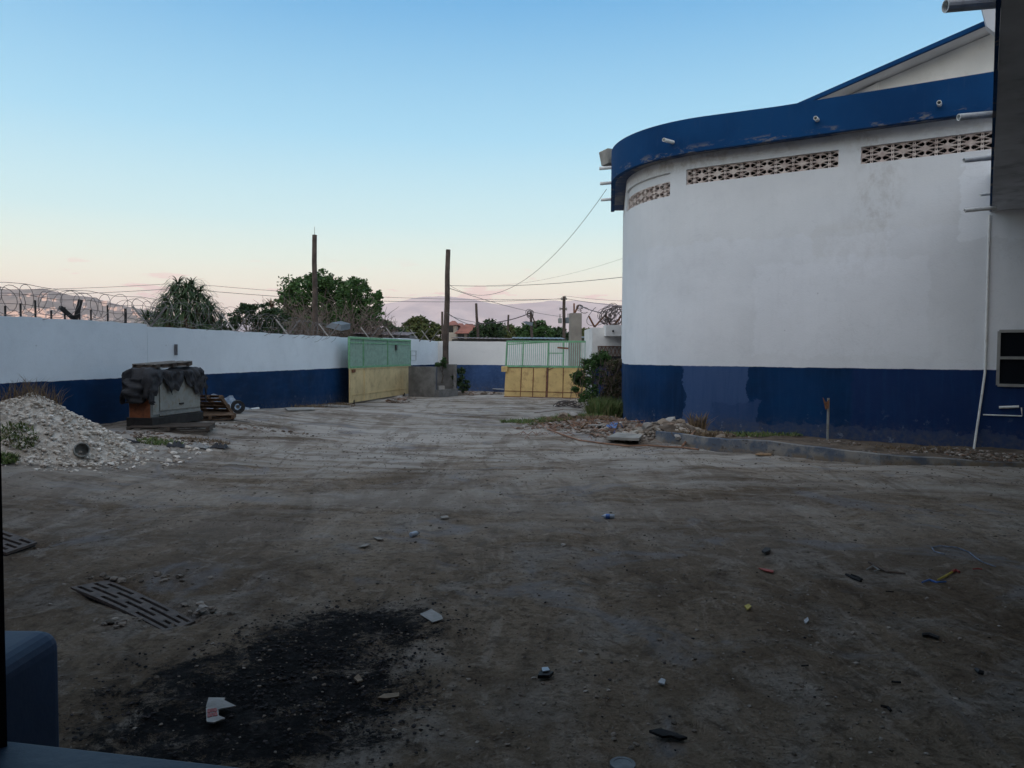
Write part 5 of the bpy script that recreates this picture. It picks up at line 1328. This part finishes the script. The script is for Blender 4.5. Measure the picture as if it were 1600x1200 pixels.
# plastic sheet
b = MB(); q0 = Vector((sx(25.2)+.25, 25.2, 0)); vs = []
for i in range(16):
    for j in range(9):
        t_ = i/15; u = j/8; hgt = .75*math.sin(min(1, t_*1.25)*PI)**.6*(.75+.25*math.sin(t_*11)) if t_ < .8 else .1
        y = 24.2+t_*2.3; x = sx(y)+.06+.35*(1-u)+.04*math.sin(t_*17+u*9); vs.append((x, y, ghf(x, y)+max(0.02, u*hgt)+.02*math.sin(t_*23+u*5)))
b.add(vs, [(i*9+j, i*9+j+1, (i+1)*9+j+1, (i+1)*9+j) for i in range(15) for j in range(8)])
tps = NT('plastic_sheet'); tps.b.inputs['Alpha'].default_value = .5; tps.b.inputs['Specular IOR Level'].default_value = .5
M['sheet'] = tps.out(tps.mix(tps.rng(tps.noise(6, 6, .7), .4, .6), (.25, .32, .42), (.62, .68, .78)), .35, tps.bump(tps.noise(12, 5), .8, .04))
tag(b.build('plastic_sheet', M['sheet'], smooth=True), 'crumpled translucent plastic sheet slumped at the foot of the left wall', 'sheet')
a = Gd(381, 641, .33); b_ = Gd(404, 638, .33)
tag(MB().tube([a, b_], .045, 12).build('white_pipe', M['pvc']), 'short white pipe in front of the plastic sheet', 'pipe')
pts = [Gd(x, y, .33) for x, y in ((281, 653), (295, 656.5), (312, 661), (345, 662), (390, 663))]
for q in pts: q.z = ghf(q.x, q.y)+.03
pts[0].z += .18; pts[1].z += .06
tag(MB().tube(pts, .025, 6).build('pale_strap', M['card']), 'pale bent batten lying in front of the generator', 'batten')
grass('weed_patch', 'green weeds between the gravel heap and the generator pallet', (-8.0, 17.1, None, 1.4), .35, 500, .16, 'grass', 44, .010, .7)
grass('weed_patch', 'low dry weeds in front of the flat pallet', (-7.3, 17.9, None, 2), .3, 400, .14, 'dry_grass', 45, .010, .8)
rn = random.Random(31)
for k, (x, y, w_, lb) in enumerate(((-7.55, 16.9, .42, 'left of the three'), (-7.15, 17.1, .5, 'middle of the three'), (-6.75, 17.35, .4, 'right of the three'))):
    b = MB(); vs = []
    for i in range(12):
        for j in range(8):
            u = i/11-.5; v = j/7-.5; e = max(0, 1-(u*u+v*v)*3.2)
            vs.append((x+u*w_*(1+.2*math.sin(j+k)), y+v*.3+.04*math.sin(i*1.7), ghf(x, y)+.01+e*.08*(1+.7*math.sin(i*2.1+j*1.3+k))))
    b.add(vs, [(i*8+j, i*8+j+1, (i+1)*8+j+1, (i+1)*8+j) for i in range(11) for j in range(7)])
    tag(b.build('rag', M['tarp'] if k != 1 else M['card'], smooth=True), lb+' crumpled rags lying on the ground before the generator', 'rag')
# flat slab by the gate
p0 = [Gd(x, y, 0.0) for x, y in ((487, 642), (520, 637), (548, 641), (520, 645))]
tag(MB().prism([Vector((q.x, q.y, ghf(q.x, q.y)+.03)) for q in p0], (0, 0, .05)).build('concrete_slab', M['concrete_light']), 'thin flat concrete slab on the ground before the open gate leaf', 'slab')
p0 = [Gd(x, y, 0.1) for x, y in ((445, 651), (490, 648), (492, 651), (450, 655))]
tag(MB().prism([Vector((q.x, q.y, ghf(q.x, q.y)+.02)) for q in p0], (0, 0, .04)).build('concrete_slab', M['concrete']), 'second flat slab nearer the plastic sheet', 'slab')
def rubble(name, label, pts, rmax, seed, mat='rubble', zadd=0, kind='stuff', zf=ghf, rmin=.015):
    rn2 = random.Random(seed); b = MB()
    for (cx, cy, rx, ry, n) in pts:
        for i in range(n):
            a = rn2.random()*2*PI; r = math.sqrt(rn2.random()); x = cx+math.cos(a)*r*rx; y = cy+math.sin(a)*r*ry
            rr_ = rmin+(rmax-rmin)*rn2.random()**3; b.rock((x, y, zf(x, y)+rr_*.25+zadd*(1-r)), rr_, .6, rn2.random())
    o = b.build(name, M[mat]); return tag(o, label, None, None, kind) if kind else o
g1 = Gd(880, 650); g2 = Gd(990, 672); g3 = Gd(930, 672)
rubble('rubble', 'loose rubble and rubbish spread by the round corner', [(2.6, 25, 1.9, 3.3, 900), (3.2, 22.0, 1.3, 1.6, 600), (1.6, 24.0, 1.5, .8, 250)], .10, 51, zadd=.03)
M['debris_mix'] = rnd('planter_rubble', [(.16, .13, .10), (.26, .22, .18), (.11, .08, .06), (.38, .35, .31), (.20, .13, .09)], .95, .1, .4)
rubble('rubble', 'heaped broken concrete at the left end of the planter', [(4.5, 21.35, .95, .75, 700), (5.3, 20.9, .9, .5, 250), (3.6, 21.6, .6, .6, 200)], .13, 57, 'debris_mix', zf=lambda x, y: ghf(x, y)+(.13 if x > 4 else .04))
rubble('rubble', 'rubble strewn in the planter along the annex wall', [(5.4, 20.6, 1.2, .9, 350), (7.4, 19.4, 1.6, .8, 300), (9.6, 18.0, 2.0, .8, 380), (11.5, 16.9, 1.6, .7, 350)], .06, 52, zf=lambda x, y: .12)
rubble('rubble', 'rubbish and stones before the generator', [(-7.9, 17.6, 1.0, .5, 180), (-6.9, 20.5, 1.6, .5, 90), (-8.6, 17.8, .8, .4, 90)], .07, 53)
rubble('rubble', 'rubble along the foot of the far wall', [(-2.2, 44.2, 1.6, 1.0, 220), (-3.0, 43.0, 1.2, .6, 90), (-5.5, 38, .6, 2.5, 60)], .20, 54)
# countable lumps
lump_spots = [((1046, 655), .20, 'largest pale lump on top of the planter rubble', (-.0)), ((1062, 661), .17, 'tan lump right of the largest planter lump', 0), ((1012, 664), .19, 'upright grey lump at the left end of the planter', 0), ((1060, 674), .13, 'rounded pale stone on the kerb edge', 0), ((1126, 672), .14, 'brown lump in the planter below the dark blue patch', 0), ((880, 654), .20, 'pinkish brown lump in the left rubble', 0), ((897, 650), .16, 'white broken lump beside the pinkish one', 0), ((1035, 662), .17, 'tan lump left of the largest planter lump', 0)]
for i, ((px, py), r, lb, _) in enumerate(lump_spots):
    p = At(px, py, 21.3 if px > 1000 and py < 670 else (19.9 if px > 1000 else 25.2)); z = max(ghf(p.x, p.y)+.12, .16)+.05
    tag(MB().rock((p.x, p.y, z), r, .7, 70+i).build('rubble_lump', M['concrete_light'] if i in (0, 3, 6) else M['wood_grey'] if i == 2 else M['tan_lump'] if 'tan_lump' in M else M['brown_card']), lb, 'rubble lump')
def slabpx(name, label, pts, h_, mat, z=None, cat='slab', lift=.02, Y=None):
    q = []
    for (x, y) in pts:
        g = Gd(x, y, z if z is not None else .0); q.append(Vector((g.x, g.y, (ghf(g.x, g.y) if z is None else z)+lift)))
    return tag(MB().prism(q, (0, 0, h_)).build(name, mat), label, cat)
slabpx('concrete_slab', 'broken concrete slab lying at the front of the rubble', [(948, 688), (998, 690), (1004, 684), (964, 680)], .07, M['concrete'], .08)
slabpx('blue_sheet', 'bright blue broken plastic lid in the rubble', [(945, 668), (962, 671), (967, 660), (955, 661)], .02, M['blue_plastic'], .2, 'plastic')
slabpx('blue_sheet', 'blue scrap of plastic behind the broken slab', [(958, 678), (975, 678), (978, 673), (962, 672)], .02, M['blue_plastic'], .12, 'plastic')
# hollow block
p = Gd(930, 674, .1)
hb = MB()
for dx in (-.19, 0, .19): hb.box((p.x+dx, p.y, .2), (.03, .18, .19))
for dz in (.115, .285): hb.box((p.x, p.y, dz), (.41, .18, .025))
tag(hb.build('hollow_block', M['concrete_light']), 'hollow concrete block lying on its side in the rubble', 'block')
def plank(px0, py0, px1, py1, z0, z1, w_, label, mat, name='plank', cat='plank', t_=.025):
    a = Gd(px0, py0, z0); b_ = Gd(px1, py1, z1); tag(MB().bar(a, b_, w_, t_).build(name, mat), label, cat)
plank(882, 655, 894, 666, .45, .1, .05, 'pinkish stick leaning in the left rubble', M['wood'])
plank(905, 672, 918, 660, .1, .4, .05, 'brown stick leaning in the middle of the rubble', M['wood'])
plank(969, 660, 975, 672, .42, .08, .05, 'white stick standing up beside the blue lid', M['pvc'])
plank(985, 658, 1015, 659, .18, .18, .12, 'white board lying at the foot of the round corner', M['pvc'])
plank(757, 607, 786, 608, .15, .18, .14, 'white plank on the rubble left of the right gate', M['pvc'])
plank(835, 645, 880, 640, .12, .25, .04, 'long thin stick on the rubble beside the gate', M['twig'])
p = Gd(926, 632, .3)
b = MB(); vs = []
for i in range(9):
    for j in range(9):
        u = i/8-.5; v = j/8-.5; vs.append((p.x+u*.45+.06*math.sin(v*19), p.y+v*.2+.05*math.sin(u*17), .25+.5*(v+.5)+.09*math.sin(u*15+v*11)))
b.add(vs, [(i*9+j, i*9+j+1, (i+1)*9+j+1, (i+1)*9+j) for i in range(8) for j in range(8)])
tag(b.build('plastic_bag', M['clear_plastic'], smooth=True), 'pale crumpled plastic bag caught under the vine bush', 'bag')
b = MB(); c = Gd(880, 632, .1); rn = random.Random(5)
for i in range(5):
    r = rn.uniform(.3, .55); b.tube([(c.x+math.cos(t_)*r+.1*i, c.y+math.sin(t_)*r*.8, ghf(c.x, c.y)+.12+.14*math.sin(t_*1.3+i)) for t_ in np.linspace(0, 5.6, 20)], .022, 5)
tag(b.build('cable_coil', M['cable_grey']), 'loose loops of dark cable lying before the right gate', 'cable')
b = MB(); rn = random.Random(91)
for i in range(240):
    x = rn.gauss(2.8, 1.1); y = rn.gauss(23.2, 1.5); a = rn.random()*PI; l = rn.uniform(.1, .5); z = ghf(x, y)+.04
    b.tube([(x, y, z), (x+math.cos(a)*l*.5, y+math.sin(a)*l*.5, z+rn.uniform(0, .12)), (x+math.cos(a)*l, y+math.sin(a)*l, z+rn.uniform(-.02, .1))], rn.uniform(.004, .012), 4)
tag(b.build('twig_litter', M['hose']), 'dead twigs and slivers strewn over the rubble', kind='stuff')
# hose
pts = [Gd(x, y, .05) for x, y in ((853, 668), (856, 674), (880, 680), (905, 687), (940, 692), (980, 695), (1015, 694), (1045, 697), (1066, 697.5), (1085, 700), (1092, 701))]
for q in pts: q.z = ghf(q.x, q.y)+.03
tag(MB().tube(pts, .024, 6).build('hose', M['hose']), 'brown hose curving along the front of the rubble', 'hose')
pts = [Gd(1066, 697, .03), Gd(1072, 690, .12), Gd(1080, 680, .28), Gd(1086, 674, .3)]
tag(MB().tube(pts, .03, 6).build('branch', M['hose']), 'bent brown branch leaning up over the kerb', 'branch')
pts = [Gd(1040, 693, .03), Gd(1085, 700, .03), Gd(1100, 700, .02)]; 
slabpx('wood_scrap', 'brown splintered wood lying in front of the kerb', [(1180, 712), (1205, 713.5), (1206, 710.5), (1190, 709.5)], .03, M['wood'], None, 'wood')

# ---------------------------------------------------------------- drain grates
def grate(pxs, label):
    q = [Gd(x, y, .0) for x, y in pxs]
    root = thing('drain_grate', label, 'grate', tuple(q[0]), 'rusty steel drain grates sunk in the ground')
    ztop = max(zfull(v.x, v.y) for v in q)*.5+.5*sum(zfull(v.x, v.y) for v in q)/4+.015
    def P(u, v, z=0): a = q[0].lerp(q[1], u); b = q[3].lerp(q[2], u); c = a.lerp(b, v); return Vector((c.x, c.y, ztop+z+.018*math.sin(u*PI*1.0)-.03*u))
    NU, NV = 44, 9
    def solid(i, j):
        u = (i+.5)/NU; v = j
        if j in (0, NV-1) or i in (0, NU-1): return True
        if j % 2 == 0: return True
        k = (j//2) % 2; ph = (u*2.6+.5*k) % 1
        return ph < .24
    pb = MB()
    for i in range(NU):
        for j in range(NV):
            if not solid(i, j): continue
            a, b_, c, d = P(i/NU, j/NV), P((i+1)/NU, j/NV), P((i+1)/NU, (j+1)/NV), P(i/NU, (j+1)/NV); dn = Vector((0, 0, -.03))
            pb.add([a, b_, c, d, a+dn, b_+dn, c+dn, d+dn], [(3, 2, 1, 0), (0, 1, 5, 4), (1, 2, 6, 5), (2, 3, 7, 6), (3, 0, 4, 7)])
    pb.build('slotted_plate', M['grate'], root)
    pt = MB()
    for i in range(8): pt.add([P(i/8+.005, .01, -.05), P((i+1)/8-.005, .01, -.05), P((i+1)/8-.005, .99, -.05), P(i/8+.005, .99, -.05)], [(3, 2, 1, 0)])
    pt.build('shade_sheet', M['shade_sheet'], root)
    return root
def zfull(x, y): return ghf(x, y)+float(fbm(x*5.5, y*5.5, 3, 21)*.045+fbm(x*2.4, y*2.4, 3, 31)*.05)*float(sstep(26, 16, y))
grate(G1, 'rusty slotted drain grate in the dirt at lower left')
grate(G2, 'second drain grate cut by the black post at the left edge')
# concrete apron patch around grate rubble
rubble('loose_stones', 'stones and dirt clods around the drain grate', [(Gd(320, 960).x, Gd(320, 960).y, .45, .3, 60), (Gd(225, 915).x, Gd(225, 915).y+.15, .7, .2, 70), (Gd(190, 990).x, Gd(190, 975).y, .5, .15, 40)], .05, 61, 'pebble', rmin=.006)
p = Gd(316, 959); tag(MB().rock((p.x, p.y, ghf(p.x, p.y)+.04), .055, .8, 5).build('stone', M['concrete_light']), 'pale stone at the right end of the drain grate', 'stone')
# pebbles over the yard
b = MB(); rn = random.Random(77)
for i in range(9000):
    y = 2.6+20*rn.random()**1.5; x = rn.uniform(-.72, .72)*y
    if x < -12 or (vnoise(x*.8, y*.8, 4) < .42 and rn.random() < .7): continue
    r = .0035+.016*rn.random()**5+.0006*y
    b.rock((x, y, ghf(x, y)+float(fbm(x*5.5, y*5.5, 3, 21)*.045+fbm(x*2.4, y*2.4, 3, 31)*.05)*float(sstep(26, 16, y))+r*.2), r, .6, i)
tag(b.build('loose_pebbles', M['pebble']), 'pebbles and dirt crumbs scattered over the yard', kind='stuff')
b = MB()
for (cx, cy, rx, ry) in BURNS[:5]:
    for i in range(900):
        a = rn.random()*2*PI; r_ = math.sqrt(rn.random())*1.35; x = cx+math.cos(a)*r_*rx; y = cy+math.sin(a)*r_*ry
        r = .003+.014*rn.random()**3; b.rock((x, y, ghf(x, y)+.010+r*.2), r, .4, rn.random())
for i in range(700):
    y = 3.6+12*rn.random(); x = rn.uniform(-.6, .7)*y; r = .004+.012*rn.random()**3; b.rock((x, y, ghf(x, y)+.012), r, .4, rn.random())
tag(b.build('charcoal_bits', M['ash']), 'black ash and charcoal fragments of the burnt patch', kind='stuff')

# ---------------------------------------------------------------- litter
def zlift(p): return ghf(p.x, p.y)+float(fbm(p.x*5.5, p.y*5.5, 3, 21)*.045+fbm(p.x*2.4, p.y*2.4, 3, 31)*.05)*float(sstep(26, 16, p.y))
def flat(name, label, pts, mat, cat, h_=.006, lift=.012, curl=0):
    q = [Gd(*p_) for p_ in pts]; b = MB(); z = max(zlift(v) for v in q)+lift
    b.prism([Vector((v.x, v.y, z+curl*(i % 2))) for i, v in enumerate(q)], (0, 0, h_))
    return tag(b.build(name, mat), label, cat)
def bottle(px, py, L_, r, rz_, label, lab=True):
    p = Gd(px, py); z = zlift(p)+r; d = Vector((math.cos(rz_), math.sin(rz_), 0)); a = p-d*L_/2; a.z = z
    root = thing('plastic_bottle', label, 'bottle', (p.x, p.y, z-r))
    k = [(0, .7), (.03, 1), (.3, .95), (.34, 1), (.68, 1), (.78, .8), (.88, .35), (.97, .33)]
    MB().tube([a+d*L_*t_ for t_, _ in k], [r*q for _, q in k], 14).build('body', M['clear_plastic'], root, smooth=True)
    if lab: MB().tube([a+d*L_*.34, a+d*L_*.66], r*1.03, 14, False).build('wrapper', M['blue_plastic'], root, smooth=True)
    MB().tube([a+d*L_*.95, a+d*L_*1.01], r*.42, 10).build('cap', M['white'] if lab else M['brown_card'], root)
bottle(950, 808, .19, .036, 2.9, 'small water bottle with blue wrapper lying mid yard')
bottle(648, 840, .15, .034, .9, 'crushed clear bottle without wrapper left of centre', False)
p = Gd(880, 852); tag(MB().rock((p.x, p.y, zlift(p)+.015), .035, .6, 3).build('stone', M['concrete_light']), 'small pale stone below and left of the water bottle', 'stone')
flat('paper_sheet', 'folded grey sheet of card lying beside the burnt patch', [(656, 970), (674, 963), (690, 972), (692, 979), (676, 983)], M['card'], 'card', .005, .012, .006)
flat('carton', 'torn pale carton on the burnt patch', [(322, 1118), (326, 1106), (352, 1104), (350, 1110), (369, 1117), (345, 1124), (328, 1128)], M['card'], 'carton', .008, .03, .01)
rc = flat('carton_flap', 'torn carton flap with faded red print on the burnt patch', [(322, 1122), (341, 1120), (342, 1134), (352, 1138), (334, 1145), (323, 1144)], M['card'], 'carton', .008, .02, .0)
q = [Gd(x, y) for x, y in ((325, 1124), (339, 1122), (341, 1135), (325, 1138))]; zz = max(zlift(Gd(x, y)) for x, y in ((322, 1122), (341, 1120), (342, 1134), (352, 1138), (334, 1145), (323, 1144)))+.0285
# red print: broken letter-like strokes
rb = MB(); rn = random.Random(2)
def RP(u, v): a = q[3].lerp(q[2], u); b_ = q[0].lerp(q[1], u); c = a.lerp(b_, v); return Vector((c.x, c.y, zz+.001))
for row in (0, .52):
    for k in range(3):
        u0_ = .02+.33*k; v0_ = row+.06
        for (a, b_) in (((0, 0), (0, .36)), ((0, .36), (.2, .36)), ((.2, .36), (.2, 0)), ((0, 0), (.2, 0)) if k != 1 else ((0, .18), (.2, .18))):
            rb.bar(RP(u0_+a[0], v0_+a[1]), RP(u0_+b_[0], v0_+b_[1]), .009, .003)
o = rb.build('red_print', M['red_plastic'], None); rc_o = Vector(rc['_o'])
o.parent = rc; o.matrix_parent_inverse = Matrix.Identity(4); o.location = Vector(o['_o'])-rc_o
flat('splinter', 'thin pale wood sliver left of the clear bottle', [(560, 857), (572, 851), (580, 852), (570, 856)], M['wood_grey'], 'splinter', .01)
flat('splinter', 'second pale sliver just above the first one', [(582, 840), (592, 840), (599, 844), (590, 844)], M['wood_grey'], 'splinter', .008)
flat('splinter', 'brown bark strip at the right edge of the burnt patch', [(590, 1100), (600, 1094), (624, 1092), (623, 1098), (604, 1101)], M['brown_card'], 'splinter', .015)
flat('card_scrap', 'small brown folded card on the burnt patch', [(553, 1068), (560, 1064), (567, 1072), (559, 1077)], M['brown_card'], 'card', .01, .015, .012)
flat('wood_offcut', 'pale offcut below the wheel ruts near centre', [(688, 806), (699, 805), (701, 808), (690, 809)], M['wood_grey'], 'wood', .02)
flat('white_wrapper', 'white wrapper scrap on black rubber piece near bottom centre', [(846, 1058), (856, 1057), (859, 1062), (848, 1064)], M['clear_plastic'], 'wrapper', .008, .045)
flat('rubber_piece', 'black rubber piece under the white wrapper near bottom centre', [(840, 1067), (845, 1059), (865, 1061), (858, 1067)], M['black_rubber'], 'rubber', .025)
flat('white_wrapper', 'small white wrapper right of the black rubber piece', [(1028, 1074), (1033, 1067), (1040, 1070), (1038, 1077)], M['white'], 'wrapper', .01)
flat('yellow_scrap', 'tiny yellow plastic scrap right of centre', [(1163, 952), (1170, 949), (1174, 953), (1168, 958)], M['yellow_plastic'], 'plastic', .012)
flat('white_wrapper', 'tiny white scrap right of the yellow scrap', [(1256, 968), (1262, 963), (1264, 968), (1259, 973)], M['white'], 'wrapper', .012)
flat('red_strip', 'thin red plastic strip left of the charred sticks', [(1185, 886), (1196, 887), (1209, 890), (1208, 893), (1195, 890)], M['red_plastic'], 'plastic', .008)
flat('black_scrap', 'small black lump above the red strip', [(1190, 863), (1196, 858), (1204, 859), (1203, 863), (1195, 866)], M['black_rubber'], 'rubber', .025)
M['dull_band'] = basic('dull_blue_band', (.11, .14, .20), .5, .5, 14, .2)
def stick(pts, r, label, mat='char', name='charred_stick', cat='stick', lift=.02):
    q = []
    for x, y in pts: g = Gd(x, y); g.z = zlift(g)+lift; q.append(g)
    tag(MB().tube(q, [r*(.6+.4*math.sin(PI*(k+.5)/len(q))) for k in range(len(q))], 6).build(name, M[mat]), label, cat)
stick([(1357, 880), (1372, 887), (1388, 895), (1415, 899)], .016, 'long split grey stick right of the charred sticks', 'wood_pole')
stick([(1354, 890), (1364, 886), (1374, 891), (1366, 894)], .010, 'pale torn scrap beside the long split stick', 'card', 'paper_scrap', 'scrap')
stick([(1322, 899), (1334, 905), (1345, 911)], .018, 'short charred stick left of the long split stick')
stick([(1330, 900), (1340, 904), (1347, 909)], .012, 'thinner charred stick lying against the short one')
stick([(1441, 911), (1452, 905), (1463, 908), (1478, 905)], .012, 'dark blue rag strip beside the yellow strap', 'blue_plastic', 'rag_strip', 'rag')
stick([(1450, 902), (1458, 909), (1475, 914)], .012, 'forked end of the dark blue rag strip', 'blue_plastic', 'rag_strip', 'rag') if False else None
stick([(1466, 903), (1478, 898), (1488, 895)], .014, 'yellow strap piece with a red tip', 'yellow_plastic', 'strap_piece', 'strap')
stick([(1486, 895), (1493, 892), (1499, 895)], .018, 'dark red scrap at the end of the yellow strap', 'red_plastic', 'scrap', 'scrap')
stick([(1476, 867), (1460, 862), (1456, 857), (1468, 855), (1495, 858), (1515, 862), (1524, 872), (1536, 881), (1556, 886)], .009, 'looped blue-white plastic band at the right side', 'dull_band', 'plastic_band', 'band')
stick([(1534, 880), (1546, 882), (1556, 885)], .022, 'flat blue-white end tab of the plastic band', 'blue_pale', 'band_tab', 'band') if False else None
stick([(1441, 995), (1452, 996), (1467, 1000)], .022, 'black glove-like scrap at the lower right', 'black_rubber', 'rag', 'rag')
stick([(1525, 1048), (1531, 1052), (1537, 1053)], .02, 'small black lump at the far lower right', 'black_rubber', 'scrap', 'scrap')
flat('charred_stick', 'charred flat split board at the bottom right of centre', [(1014, 1146), (1030, 1144), (1052, 1148), (1074, 1158), (1062, 1159), (1048, 1155), (1036, 1155)], M['char'], 'stick', .016, .012, .006)
stick([(1376, 1096), (1387, 1098), (1392, 1103)], .012, 'forked black twig near the bottom right')
stick([(1520, 890), (1528, 890), (1535, 891)], .01, 'short dark red strip right of the red-tipped strap', 'red_plastic', 'scrap', 'scrap')
stick([(1384, 930), (1396, 930)], .008, 'tiny charred twig below the long split stick')
stick([(1252, 1045), (1263, 1045)], .008, 'tiny charred twig below the white scrap')
stick([(1393, 1064), (1408, 1067)], .01, 'charred twig above the forked twig')
M['gray_lid'] = basic('grimy_lid', (.10, .11, .12), .6, .3, 14, .3)
p = Gd(973, 1194); zp = zlift(p)
tag(MB().hollow((p.x, p.y, zp+.0), (p.x, p.y, zp+.03), .075, .02, 20).add([(p.x+.055*math.cos(a), p.y+.055*math.sin(a), zp+.028) for a in np.linspace(0, 2*PI, 17)[:-1]], [tuple(range(16))]).build('lid_disc', M['gray_lid']), 'round pale lid with dark rim at the bottom edge', 'lid')

# ---------------------------------------------------------------- haze
hb_ = MB(); hb_.box((0, 7500, 545), (30000, 17200, 1100))
t = NT('haze_air'); t.n.remove(t.b); pv = t.n.new('ShaderNodeVolumePrincipled'); pv.inputs['Color'].default_value = (.95, .87, .92, 1)
pv.inputs['Density'].default_value = 7e-5; pv.inputs['Anisotropy'].default_value = 0
t.l.new(pv.outputs[0], t.n['Material Output'].inputs['Volume'])
ho = hb_.build('haze', t.m, None, origin=(0, 0, 0)); tag(ho, 'thin evening haze over the plain and hills', kind='stuff'); ho.display_type = 'WIRE'
for o in bpy.data.objects:
    if '_o' in o: del o['_o']
